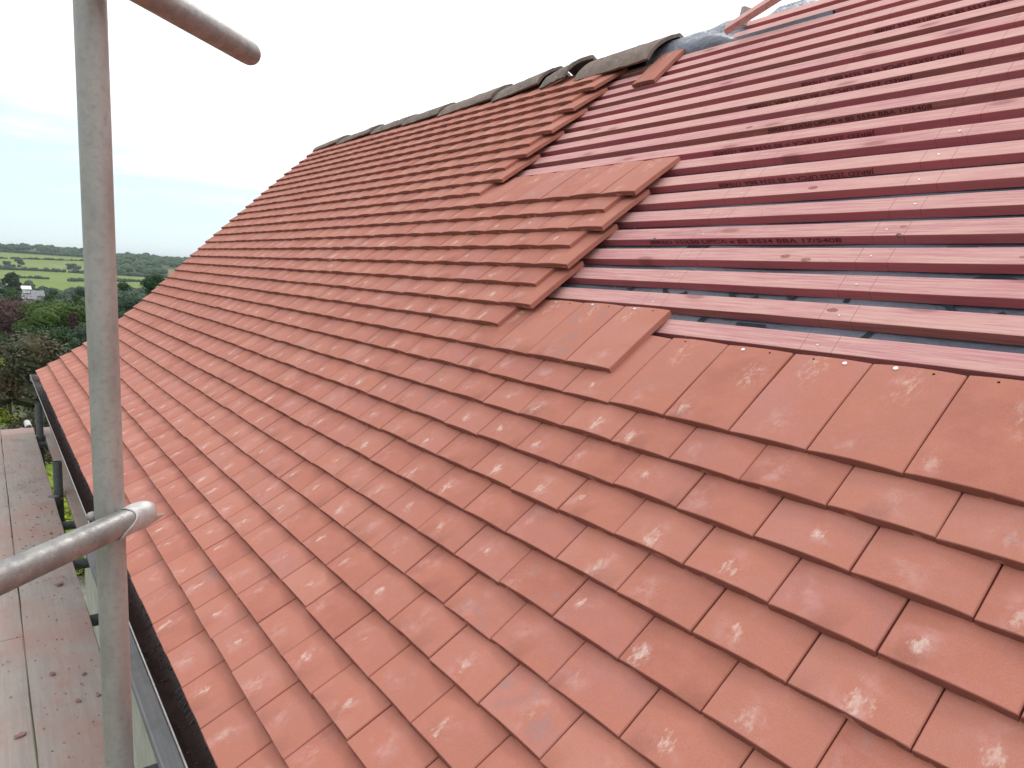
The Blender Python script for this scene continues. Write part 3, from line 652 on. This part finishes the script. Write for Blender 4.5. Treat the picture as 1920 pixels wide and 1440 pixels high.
for bi_, u_, x_ in ((4, -.163, .03), (3, .16, .018), (3, .22, .006), (1, .36, .03), (3, .66, .02), (4, .40, .03), (6, .1, .02), (10, -.3, .02)):
    e, s_, t, nn = batten_objs[bi_]; V = [(u_+.013*math.cos(a), *(t*(x_+.0065*math.sin(a))+nn*.0003)) for a in np.linspace(0, 2*math.pi, 20, endpoint=False)]+[(u_, *(t*x_+nn*.0009))]
    km = MT('timber_knot', .8, .2); km.col(km.mix(km.rng(km.noise(km.map(km.pos(), (.4, 1, 1)), 260, 3, .6), .4, .6), (.30, .115, .10), (.44, .21, .18)))
    o = mesh_obj('knot', V, [(i, (i+1) % 20, 20) for i in range(20)], km.m, None, True); o.parent = e
# wood splinters sticking up
for bi in range(0, 18):
    e, s, t, nn = batten_objs[bi]; g = np.random.default_rng(bi+900); b = MB()
    for i in range(4):
        u = g.uniform(-.5, 1.1); x = g.choice([0, .05]); q0 = t*x+nn*(-.001); q1 = q0+t*g.uniform(-.012, .012)+nn*g.uniform(.004, .014)
        b.tube((u, q0[0], q0[1]), (u+g.uniform(-.01, .01), q1[0], q1[1]), .0005, 5, 1, True, .0002)
    o = b.build('splinters', M_BATTEN, None); o.parent = e; o['kind'] = 'stuff'
# nail heads along the rafters
for bi in range(0, 18):
    e, s, t, nn = batten_objs[bi]; g = np.random.default_rng(bi+300)
    for u0 in (.378, .94, -.14):
        u = u0+g.normal()*.010; x = .022+g.normal()*.004; q = t*x+nn*.0004; q1 = t*x+nn*.0014
        if bi < 9: o = MB().tube((u, q[0], q[1]), (u, q1[0], q1[1]), .0022, 10).build('nail', M_NAIL, None); o.parent = e

# ------------------------------------------------------------------ tiles
NX, NY = 8, 5
def tile_geo(k, u_c, wid, hi=True, loose=None, tt=TT):
    """one clay tile as a curved slab; returns verts, faces, uv, per-vertex"""
    nx, ny = (NX, NY) if hi else (4, 2)
    v0 = vk(k)+random.gauss(0, .0010); dn = random.uniform(0, .0018); rot_ = random.gauss(0, .0042)
    wid = wid*TS; P0 = RT_(u_c, v0); headv = v0+TL/TS
    P1 = RT_(u_c, headv, -.0500) if loose is None else RT_(u_c, headv, loose)
    d = P1-P0; Lh = np.linalg.norm(d); d = d/Lh; nrm = np.cross([1, 0, 0], d); nrm /= np.linalg.norm(nrm)
    Ln = TL; V = []; uv = []; hc = .0034+random.uniform(-.0010, .0012); lc = .0015
    ch = .0017
    xs = np.concatenate([[-.5, -.5+ch/wid], np.linspace(-.5, .5, nx+1)[1:-1], [.5-ch/wid, .5]])*wid
    ts = np.concatenate([[0, ch/Ln], np.linspace(0, 1, ny+1)[1:-1], [1-ch/Ln, 1]])
    nxx, nyy = len(xs), len(ts)
    for side in (0, 1):
        for j, t in enumerate(ts):
            for i, x in enumerate(xs):
                z = hc*(1-(2*x/wid)**2)+lc*(1-(2*t-1)**2)+dn; y = t*Ln
                if t == 1: y -= .003*(2*x/wid)**2
                if t == 0 and side == 0: y += random.gauss(0, .0004)
                if side == 0:
                    if i in (0, nxx-1) or j in (0, nyy-1): z -= ch*.9
                else:
                    z -= tt
                    if j == 0: y += random.uniform(-.0004, .0016); z -= random.uniform(-.0008, .0010)
                xx = x+rot_*(y-Ln/2)
                V.append(P0+np.array([1, 0, 0])*xx+d*y+nrm*z); uv.append((x, y))
    nn = nxx*nyy; F = []
    for j in range(nyy-1):
        for i in range(nxx-1):
            a = j*nxx+i; F.append((a, a+1, a+nxx+1, a+nxx)); F.append((nn+a, nn+a+nxx, nn+a+nxx+1, nn+a+1))
    for i in range(nxx-1):
        F.append((i, nn+i, nn+i+1, i+1)); a = (nyy-1)*nxx+i; F.append((a, a+1, nn+a+1, nn+a))
    for j in range(nyy-1):
        a = j*nxx; F.append((a, a+nxx, nn+a+nxx, nn+a)); a = j*nxx+nxx-1; F.append((a, nn+a, nn+a+nxx, a+nxx))
    return V, F, uv, (P0, d, nrm, hc, lc, dn)
tiles = []      # (k, uc, width)
for k in range(-11, 21):
    if k <= 0:
        off = 0 if k % 2 == 0 else .5; j = math.ceil(1.75/W); uR = (j+off)*W
    else: uR = ROWEND[k]
    u = uR
    while u > UG+.02:
        wd = W; ul = u-W
        if ul < UG: ul = UG; wd = u-ul
        elif ul-UG < .05: ul = UG; wd = u-ul
        tiles.append([k, (u+ul)/2, wd-.0022+random.uniform(-.0012, .0006)]); u = ul
def covered(k, uc): return (k+1 in ROWEND and uc < ROWEND[k+1]) or k+1 <= 0
def inframe(k, uc, wd):
    v1 = vk(k+1) if covered(k, uc) else vk(k)+TL
    P = [px_of(RP(uc+a*wd, v)) for a, v in ((-.5, vk(k)), (.5, vk(k)), (.5, v1), (-.5, v1))]
    xs_ = [p[0] for p in P]; ys_ = [p[1] for p in P]
    if min(p[2] for p in P) < .1: return 0
    A = .5*abs(sum(xs_[i]*ys_[(i+1) % 4]-xs_[(i+1) % 4]*ys_[i] for i in range(4)))
    cnt = 0
    for a in np.linspace(-.45, .45, 6):
        for b_ in np.linspace(.05, .95, 6):
            x, y, z = px_of(RP(uc+a*wd, vk(k)+(v1-vk(k))*b_)); cnt += (0 < x < 1920 and 0 < y < 1440 and not (150 < x < 245 and y > 640 and x > 130))
    return A*cnt/36
for t in tiles: t.append(inframe(*t))
order = sorted([t for t in tiles if t[3] > 0], key=lambda t: -t[3])
top = set(id(t) for t in order[:300])
# position of each visible tile in its course, counted from the course's right-hand visible end
rows = {}
for t in tiles:
    if t[3] > 0: rows.setdefault(t[0], []).append(t)
for k in rows:
    rows[k].sort(key=lambda t: -t[1])
    for i, t in enumerate(rows[k]): t.append(i+1)
SV = []; SF = []; SU = []; SA = []
NAILS0 = {0: ('L', 'R'), 1: ('L', 'R'), 2: ('R', 'L'), 3: ('L', 'R'), 4: ('R', 'L')}
def hole_nail(obj, fr, x, y, kind):
    P0, d, nrm, hc, lc, dn = fr; t = y/TL
    z = hc*(1-(2*x/TW)**2)+lc*(1-(2*t-1)**2)+dn
    c = P0+np.array([1, 0, 0])*x+d*y+nrm*(z+.0002)
    if kind == 'hole': o = MB().tube(c, c+nrm*.00025, .0024, 12).build('nail_hole', M_HOLE, obj)
    else: o = MB().tube(c, c+nrm*.0016, .0048, 16, 1, True, .0042).build('nail', M_NAIL, obj, False)
for t in tiles:
    k, uc, wd, ar = t[:4]; hi = id(t) in top
    exposed = not covered(k, uc) or not covered(k, uc-.05)
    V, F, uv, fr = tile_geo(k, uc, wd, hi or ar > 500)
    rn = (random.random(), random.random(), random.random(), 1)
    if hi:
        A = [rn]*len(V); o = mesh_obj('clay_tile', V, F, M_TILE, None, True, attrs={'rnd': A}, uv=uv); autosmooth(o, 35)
        n_ = t[4]
        row = 'ordinal'
        bare = exposed and (uc > (ROWEND.get(k+1, -99)) - .02) and k+1 not in (1,) or (k == 0 and uc > -.07)
        if k == 0 and bare: lab = 'full-length clay tile under the lowest bare batten, %s from the right' % ORD[n_]
        elif k == 1 and uc > -.62: lab = 'full-length clay tile in the upper nailed group, %s from its right end' % ORD[n_]
        elif k == 9 and uc > -1.5: lab = 'full-length clay tile topping the middle step, %s from its right end' % ORD[n_]
        else: lab = 'clay tile, %s course above the gutter, %s from its right end in view' % (ORD[k+12], ORD[n_])
        tag(o, lab, 'clay tile', 'clay tiles laid on the roof')
        if k in (0, 1) and (k == 0 and uc > -.08 or k == 1 and uc > -.64):
            jj = int(round((uc-.5*W)/W)) if k == 0 else 0
            sides = (-1, 1) if (jj % 2 == 0) == (k == 0) else (1, -1)
            if k == 0 and jj == -1: pass
            hole_nail(o, fr, sides[0]*.032, .246, 'hole'); 
            if not (k == 0 and jj == 0): hole_nail(o, fr, sides[1]*.034, .246+random.uniform(-.002, .002), 'nail')
        if k == 9 and uc > -1.4: hole_nail(o, fr, -.03, .245, 'hole')
    else:
        n0 = len(SV); SV += V; SF += [tuple(i+n0 for i in f) for f in F]; SU += uv; SA += [rn]*len(V)
o = mesh_obj('distant_clay_tiles', SV, SF, M_TILE, None, True, attrs={'rnd': SA}, uv=SU); autosmooth(o, 35)
tag(o, 'the many smaller clay tiles further up and along the roof', 'clay tiles', kind='stuff')
# loose cut tile near the ridge
V, F, uv, fr = tile_geo(18, 0, .135, True, loose=0.)
sh = RP(-1.145, 1.735, -.026, False)-np.array(fr[0]); V = [v+sh for v in V]; V = [tuple(v) for v in V]
V = [v for v in V]; lo = mesh_obj('loose_clay_tile', V, F, M_TILE, None, True, attrs={'rnd': [(.3, .5, .2, 1)]*len(V)}, uv=uv); autosmooth(lo, 35)
tag(lo, 'single loose clay tile on the battens below the last ridge tile', 'clay tile')

# ------------------------------------------------------------------ ridge tiles
def ridge_tile(u0, u1, vb, label, lift=0., skew=0., tip=.0, edge=False):
    A = RP(.0, vb, .012+lift, False)[1:]; ap = np.array([apex[0]+.0, apex[1]+.135+lift]); right = np.array([2*ap[0]-A[0], A[1]])
    th2 = .017
    def pr(s):       # rounded inverted V
        pts = []
        for q in np.linspace(-1, 1, 17):
            y = ap[0]+q*(ap[0]-A[0]); hh = ap[1]-A[1]; z = ap[1]-hh*(1-math.sqrt(max(0, 1-(abs(q)*.985)**2)))*.62/.83-hh*.38*abs(q)
            pts.append(np.array([y, z]))
        if s:
            c = np.array([ap[0], A[1]-.03]); pts = [p+(c-p)/np.linalg.norm(c-p)*th2 for p in pts]
        return pts
    o_, i_ = pr(0), pr(1); n = len(o_); V = []; F = []; seg = 14; g = np.random.default_rng(int(abs(u0)*100))
    for s in range(seg+1):
        f = s/seg; u = u0+(u1-u0)*f
        for j, p in enumerate(o_): V.append((u+.25*skew*(p[1]-A[1])+g.normal()*.0012, p[0]+g.normal()*.0012, p[1]+tip*(f-.5)+g.normal()*.0015))
        for p in i_: V.append((u+.25*skew*(p[1]-A[1]), p[0], p[1]+tip*(f-.5)))
    m_ = 2*n
    for s in range(seg):
        for j in range(n-1):
            a = s*m_+j; F.append((a, a+m_, a+m_+1, a+1)); b_ = s*m_+n+j; F.append((b_, b_+1, b_+m_+1, b_+m_))
        F.append((s*m_, s*m_+n, (s+1)*m_+n, (s+1)*m_)); a = s*m_+n-1; F.append((a, a+m_, a+n+m_, a+n))
    for s in (0, seg):
        for j in range(n-1):
            a = s*m_+j; f = (a, a+1, a+n+1, a+n); F.append(f if s == 0 else f[::-1])
    V = [np.array(v)*TS+TO for v in V]
    o = mesh_obj('ridge_tile', V, F, M_RIDGE, None, True); autosmooth(o, 45)
    tag(o, label, 'ridge tile', 'old ridge tiles set along the ridge'); return o
RT = [(-5.68, -5.09, 2.055, 'mossy ridge tile at the far gable end of the ridge', 0, .35, .02), (-5.10, -4.40, 2.045, 'mossy ridge tile second from the gable end', 0, .3, .025),
      (-4.36, -3.80, 2.03, 'dark grey ridge tile third from the gable end', .0, .35, .01), (-3.80, -3.27, 2.02, 'ridge tile with yellow green moss, fourth from the gable', 0, .2, .01),
      (-3.25, -2.60, 2.00, 'long grey ridge tile in the middle of the ridge line', 0, .25, .02), (-2.57, -2.12, 1.985, 'dark blotched ridge tile left of the open-ended one', .006, .35, .03),
      (-2.06, -1.86, 1.95, 'short tilted ridge tile with its open clay end showing', .012, .35, .03), (-1.77, -1.25, 1.93, 'large brownish ridge tile nearest the bare battens', -.004, .35, .008)]
for (a, b_, vb, lab, lift, sk, tp) in RT: ridge_tile(a, b_, vb, lab, lift-.012, sk, tp)

# membrane fold over the ridge, loose batten and offcut
V = []; F = []; nu = 40; prof_ = [(1.968, -.060), (1.974, -.040), (1.980, -.022), (1.995, -.006), (2.02, .000), (2.06, .006), (2.10, .012), (2.14, .004), (2.19, -.05), (2.3, -.16)]
for i in range(nu+1):
    u = -1.32+.94*i/nu; f = i/nu
    for j, (v, n_) in enumerate(prof_):
        cut = max(0, (f-.45))*1.0
        vv = v+(f)*.018; nn_ = n_*(.8-.3*f)-.004+.006*math.sin(9*f+j*1.3)+.003*math.sin(31*f+2*j)-(.020 if f > .40 else 0)*min(1, (f-.40)*6)
        k_ = min(1, max(0, (f-.46)*9)); base_n = -.069 if j > 4 else (-.046+.012*math.sin(j*1.4) if 0 < j else -.069)
        vv = vv*(1-k_)+k_*(1.972+.0105*j if j < 5 else v); nn_ = (nn_-.012*(1-f)-.008)*(1-k_)+k_*base_n
        V.append(RP(u+.01*math.sin(j), vv, nn_, False))
m_ = len(prof_)
F = [(i*m_+j, (i+1)*m_+j, (i+1)*m_+j+1, i*m_+j+1) for i in range(nu) for j in range(m_-1)]
fo = mesh_obj('membrane_fold', V, F, M_MEMB, memb, True); fo['label'] = 'crumpled loose fold of membrane lying over the ridge'
def bar(a, b, w_, h_, name, mat, up=(0, -.7, .7)):
    a = np.array(a, float); b = np.array(b, float); d = (b-a)/np.linalg.norm(b-a); s = np.cross(d, up); s /= np.linalg.norm(s); n_ = np.cross(s, d)
    return MB().box((0, -w_/2, -h_/2), (np.linalg.norm(b-a), w_/2, h_/2), (d, s, n_), a).build(name, mat)
def onv(px, py, n_):
    v = 2.0; r = ray(px, py)
    for _ in range(8):
        s = sec(v, n_); s2 = sec(v+.001, n_); d2 = (s2-s)/.001; q = np.array([-d2[1], d2[0]]); t = ((s-CAM[1:])@q)/(r[1:]@q); X = CAM+t*r; v += ((X[1:]-s)@d2)/(d2@d2)
    return X
A0 = onv(1362, 56, .030); B0 = onv(1462, -8, .075); B0 = A0+(B0-A0)*2.2
lb = bar(A0, B0, .05, .025, 'loose_batten', M_BATTEN); tag(lb, 'loose red batten lying diagonally over the ridge at the top', 'roof batten')
A1 = onv(1391, 47, -.03); A1b = onv(1400, 14, .02); ob = bar(A1, A1+(A1b-A1)*1.0, .036, .022, 'timber_offcut', simple('grey_offcut', (.50, .44, .40), .9, ns=20), (1, -.3, 0)); tag(ob, 'short grey timber offcut sticking up behind the loose diagonal batten', 'timber offcut')

# ------------------------------------------------------------------ gutter
gut = empty('gutter', (-2, -.85, -.76)); tag(gut, 'dark brown half-round gutter with grime along the eaves', 'gutter')
GY, GZ, GR = -.852, -.702, .053; g0, g1 = -5.60, 2.6
V = []; F = []; na = 14; ng = 60
for i in range(ng+1):
    u = g0+(g1-g0)*i/ng; wv = .0015*math.sin(u*2.3)
    for s, rr in ((0, GR), (1, GR-.003)):
        for k in range(na+1): a = math.pi+math.pi*k/na; V.append((u, GY+rr*math.cos(a)+wv, GZ+rr*math.sin(a)))
m_ = 2*(na+1)
for i in range(ng):
    for s in (0, 1):
        for k in range(na):
            a = i*m_+s*(na+1)+k; F.append((a, a+1, a+m_+1, a+m_) if s else (a, a+m_, a+m_+1, a+1))
F += [(k, k+1, na+1+k+1, na+1+k) for k in range(na)]
mesh_obj('channel', V, F, M_GUTTER, gut, True)
MB().tube((g0, GY-GR+.001, GZ+.002), (g1, GY-GR+.001, GZ+.002), .0020, 8).build('rim', M_RIM, gut, True)
MB().box((g0-.004, GY-GR, GZ-.055), (g0, GY+GR, GZ+.001)).build('stop_end', M_RIM, gut)
b = MB()
for i in range(900):
    u = -5.5+6.5*random.random()**.8; q = random.gauss(.3, .5); y = GY+GR*.8*max(-.9, min(.9, q)); z = GZ-math.sqrt(max(0, (GR-.003)**2-(y-GY)**2))
    s = random.uniform(.0015, .006); bl = blob((u, y, z), s, .6, 5); b.add(*bl)
gd = b.build('gutter_grit', M_GRIME, gut); gd['kind'] = 'stuff'
b = MB()
for i in range(7):
    u = -.52+i*.022+random.uniform(-.004, .004); p = [np.array((u+.02*math.sin(q*2), GY-.005+.028*q, GZ-.040+.028*math.sin(q*2.4))) for q in np.linspace(0, 1.2, 7)]
    for a_, c_ in zip(p[:-1], p[1:]): b.tube(a_, c_, .0013, 6, 1, False)
o = b.build('wire_coil', M_WIRE, None, True); tag(o, 'small tangle of grey wire lying in the gutter', 'wire')

# ------------------------------------------------------------------ scaffold deck
DZ = -1.146
def board(x0, x1, y0, y1, mat, label, z=DZ, name='scaffold_board', bands=False):
    e = empty(name, ((x0+x1)/2, (y0+y1)/2, z-.038)); tag(e, label, 'scaffold board', 'boards of the scaffold deck')
    n = 24; V = []; F = []; ch = .003; prf = [(y0, z-.038), (y0, z-ch), (y0+ch, z), (y1-ch, z), (y1, z-ch), (y1, z-.038)]; g = np.random.default_rng(int(abs(y0)*1000))
    for i in range(n+1):
        x = x0+(x1-x0)*i/n; dz = .0015*math.sin(x*1.7+y0*9)
        for (y, zz) in prf: V.append((x, y+g.normal()*.0008, zz+dz))
    for i in range(n):
        for k in range(6): F.append((i*6+k, (i+1)*6+k, (i+1)*6+(k+1) % 6, i*6+(k+1) % 6))
    F.append(tuple(range(5, -1, -1))); F.append(tuple(n*6+k for k in range(6)))
    o = mesh_obj('plank', V, F, mat, e); o.location = o.location
    if bands:
        for xx in (x0, x1):
            s = 1 if xx == x0 else -1; mb = MB(); a, b_ = sorted((xx-.001*s, xx+.03*s)); mb.box((a, y0-.0015, z-.0395), (b_, y1+.0015, z+.0018)); mb.build('end_band', M_STEEL, e)
    return e
board(-5.64, -.45, -1.117, -.900, M_BOARD, 'dusty pink scaffold board beside the gap, next to the grey stubs')
board(-5.64, -1.85, -1.345, -1.1195, M_BOARD, 'scaffold board cut by the left edge, far part beyond the butt joint')
board(-1.84, 2.0, -1.345, -1.1195, M_BOARD, 'scaffold board cut by the left edge, near part below the tube', z=DZ+.003)
board(-5.64, -1.2, -1.573, -1.352, M_BOARD, 'outermost scaffold board just outside the left picture edge')
board(-5.60, -2.62, -.838, -.618, M_BOARD, 'grey inner scaffold board under the gutter, far length')
board(-2.61, 2.0, -.838, -.618, M_BOARD2, 'blue grey inner scaffold board under the gutter, near length', z=DZ+.004)
# tubes
def tube_obj(name, a, b, label, mat=M_STEEL, r=.02415, group='grey scaffold tubes', parent=None, pipe=True):
    m_b = MB(); (m_b.pipe if pipe else m_b.tube)(a, b, r, seg=6) if pipe else m_b.tube(a, b, r, 20, 4)
    o = m_b.build(name, mat, parent, False); autosmooth(o, 40)
    if label: tag(o, label, 'scaffold tube', group)
    return o
PX, PY = -.2447, -1.0112
tube_obj('scaffold_standard', (PX, PY, -5.6), (PX, PY, 3.0), 'tall upright scaffold pole in the left foreground')
tube_obj('scaffold_standard', (-5.30, -.872, -5.8), (-5.30, -.872, -.885), 'short grey upright tube stub at the far end of the deck', M_DARK_STEEL)
tube_obj('scaffold_standard', (-3.66, -.872, -5.8), (-3.66, -.872, -.95), 'nearer grey upright tube stub in the gap of the deck', M_DARK_STEEL)
for x, lab in ((-5.25, 'tube under the deck at its far end'), (-3.22, 'dark tube crossing the gap behind the foreground tube'), (-2.62, 'dark flat-looking tube crossing the gap in the middle'), (-1.98, 'dark tube crossing the gap just left of the pole'), (-.9, 'tube crossing under the deck near the bottom edge')):
    tube_obj('scaffold_transom', (x, -2.3, DZ-.0635), (x, -.6, DZ-.0635), lab, M_DARK_STEEL)
tube_obj('scaffold_ledger', (-6.1, -.965, DZ-.112), (2, -.965, DZ-.112), 'long tube running lengthwise under the deck boards', M_DARK_STEEL)
tube_obj('scaffold_guard_tube', (-5.95, -.93, DZ-.02), (-5.648, -.93, DZ+.0), 'white topped tube end poking up beyond the deck end', simple('white_steel', (.62, .62, .60), .5, .4, .2, 60, .2))
# diagonal tubes
dvec = np.array([-.66259656, .74897557, 0])
P = CAM+ray(271, 962)*1.262; RR = .0228; RB = P
tipA = P+dvec*.0; st = P-dvec*1.15
e = empty('scaffold_rail', tuple(P)); tag(e, 'battered scaffold tube crossing in front of the upright pole', 'scaffold tube', 'grey scaffold tubes')
mb = MB(); mb.pipe(st, tipA-dvec*.012, RR, seg=10); autosmooth(mb.build('tube', M_RAIL, e), 40)
def wavy_sleeve():
    d = dvec; u = np.cross(d, [0, 0, 1]); u /= np.linalg.norm(u); w_ = np.cross(u, d); n = 40; m_ = 12; V = []; F = []
    # direction angle 0 = facing the camera side
    for (rad) in (RR+.0020, RR+.0002):
        for j in range(m_+1):
            for k in range(n):
                an = 2*math.pi*k/n; c, s = math.cos(an), math.sin(an)
                a0 = -.062+.020*math.sin(an)+.006*math.sin(3*an); a1 = .006+.004*math.sin(2*an)+.030*math.exp(-((an-5.75)/.30)**2)
                q = a0+(a1-a0)*j/m_; rr = rad-(.004*(max(0, (j-m_+3))/3)**2 if j > m_-3 else 0)+.0006*math.sin(5*an+9*j/m_)
                V.append(P+d*q+rr*(c*u+s*w_))
    b0 = (m_+1)*n
    for j in range(m_):
        for k in range(n):
            a = j*n+k; b_ = j*n+(k+1) % n; F.append((a, b_, b_+n, a+n)); F.append((b0+a, b0+a+n, b0+b_+n, b0+b_))
    for j in (0, m_):
        for k in range(n):
            a = j*n+k; b_ = j*n+(k+1) % n; F.append((a, b0+a, b0+b_, b_) if j == 0 else (a, b_, b0+b_, b0+a))
    o = mesh_obj('end_sleeve', V, F, M_ALLOY, e, True); o['label'] = 'wavy edged sleeve wrapped round the tube end'
wavy_sleeve()
r_ = ray(473, 103); Q = CAM+r_*1.42
e2 = empty('scaffold_rail', tuple(Q)); tag(e2, 'scaffold tube slanting down from the top of the picture, end in the sky', 'scaffold tube', 'grey scaffold tubes')
d = np.array([-.66259656, .74897557, 0]); u_ = np.cross(d, [0, 0, 1]); u_ /= np.linalg.norm(u_); w_ = np.cross(u_, d); V = []; F = []; n = 32
stn = [(-1.1, .0240), (-.6, .0240), (-.3, .0241), (-.1, .0240), (-.02, .0239), (-.008, .0232), (-.002, .0212), (0, .0185), (-.03, .0180)]
for (q, rr) in stn:
    for k in range(n): an = 2*math.pi*k/n; V.append(Q+d*q+rr*(math.cos(an)*u_+math.sin(an)*w_))
for j in range(len(stn)-1):
    for k in range(n): F.append((j*n+k, j*n+(k+1) % n, (j+1)*n+(k+1) % n, (j+1)*n+k))
F.append(tuple((len(stn)-1)*n+k for k in range(n)))
autosmooth(mesh_obj('tube', V, F, M_RAIL, e2), 40)
# couplers
def coupler(c, ax1, label, s=1.0, mat=M_COUPLER, ax2=None):
    c = np.array(c, float); e = empty('scaffold_coupler', tuple(c)); tag(e, label, 'scaffold coupler', 'couplers clamping the scaffold tubes')
    a = np.array(ax1, float); a /= np.linalg.norm(a); mb = MB(); mb.tube(c-a*.026*s, c+a*.026*s, .031*s, 20); autosmooth(mb.build('clamp', mat, e), 40)
    p = np.cross(a, [.3, .5, .81]); p /= np.linalg.norm(p); q = np.cross(a, p)
    mb = MB(); mb.tube(c+p*.034*s-q*.03*s, c+p*.034*s+q*.04*s, .006*s, 10); mb.build('bolt', M_STEEL, e, True)
    mb = MB(); mb.tube(c+p*.034*s+q*.03*s, c+p*.034*s+q*.043*s, .011*s, 6); mb.build('nut', M_STEEL, e)
    return e
coupler((-3.60, -.90, -1.17), (0, 0, 1), 'coupler with bright bolt on the nearer upright stub')
coupler((-5.30, -.872, -1.17), (0, 0, 1), 'coupler at the foot of the far upright stub')
cc = CAM+ray(173, 968)*1.225; cpl = empty('scaffold_coupler', (PX, PY, float(P[2])-.02)); tag(cpl, 'coupler behind the crossing tube, its bolt end showing left of the tall pole', 'scaffold coupler', 'couplers clamping the scaffold tubes')
mb = MB(); mb.tube((PX, PY, float(RB[2])-.022), (PX, PY, float(RB[2])+.002), .0262, 24); autosmooth(mb.build('clamp', M_COUPLER, cpl), 40)
mb = MB(); mb.tube((PX-.01, PY+.02, cc[2]-.01), tuple(cc), .0055, 12); mb.add(*blob(tuple(cc), .0095, .9, 10)); mb.build('bolt', M_STEEL, cpl, True)
coupler((PX, PY, float(Q[2])+.030), (0, 0, 1), 'coupler on the tall pole at the top picture edge', mat=simple('blue_painted_steel', (.10, .12, .30), .5, .4, .2))
# debris on the deck
M_CHIP = simple('broken_tile', (.36, .20, .17), .95, ns=60, c2=(.22, .13, .115))
def chip(x, y, s, label):
    g = np.random.default_rng(int(abs(x)*977)); b = bmesh.new(); bmesh.ops.create_icosphere(b, subdivisions=1, radius=1)
    for v in b.verts:
        v.co = Vector((v.co.x*s*1.4, v.co.y*s*.8, max(-.22, min(.22, v.co.z*.4))*s))*(1+g.normal()*.22)
    me = bpy.data.meshes.new('tile_fragment'); b.to_mesh(me); b.free(); me.materials.append(M_CHIP); o = bpy.data.objects.new('tile_fragment', me); C.objects.link(o); o.location = (x, y, DZ+.004+s*.16); o.rotation_euler.z = g.uniform(0, 3)
    tag(o, label, 'tile fragment', 'broken tile bits on the deck')
chip(-2.262, -.973, .017, 'largest reddish tile fragment, on a dark stain below the foreground tube')
chip(-1.506, -1.052, .011, 'pinkish tile fragment alone in the middle of the near deck')
chip(-1.293, -.997, .011, 'dark curled fragment low on the deck near the pole')
chip(-1.45, -.964, .008, 'thin dark fragment close to the pole')
chip(-1.29, -.94, .007, 'small black fragment at the inner board edge by the pole')
chip(-1.19, -1.15, .012, 'pale tile fragment lying across the joint at the bottom left')
chip(-2.95, -.96, .010, 'small dark fragment on the deck above the foreground tube')
chip(-2.55, -.93, .008, 'small dark fragment under the foreground tube')
b = MB()
for i in range(330):
    x = random.uniform(-4.6, -.8); y = random.choice([random.uniform(-1.11, -.91), random.gauss(-1.0, .05), random.uniform(-1.33, -1.13)]); y = min(-.905, y)
    s = random.uniform(.0008, .0034)*(1.6 if x < -2.6 else 1); b.add(*blob((x, y, DZ+.002+(.003 if y < -1.12 and x > -1.84 else 0)), s, .5, 5))
o = b.build('deck_grit', M_CHIP); tag(o, 'fine red tile grit scattered over the deck boards', 'grit', kind='stuff')
for x0_ in ():
    pass

# ------------------------------------------------------------------ air
hm = bpy.data.materials.new('haze'); hm.use_nodes = True; hn = hm.node_tree; hn.nodes.clear()
ho = hn.nodes.new('ShaderNodeOutputMaterial'); pv_ = hn.nodes.new('ShaderNodeVolumePrincipled'); pv_.inputs['Color'].default_value = (.80, .88, 1, 1); pv_.inputs['Density'].default_value = .00013; pv_.inputs['Anisotropy'].default_value = .2
hn.links.new(pv_.outputs[0], ho.inputs['Volume'])
hb = MB().box((-12500, -9500, -60), (9500, 9500, 40)).build('haze', hm); tag(hb, 'thin pale haze over the valley', 'haze', kind='stuff')
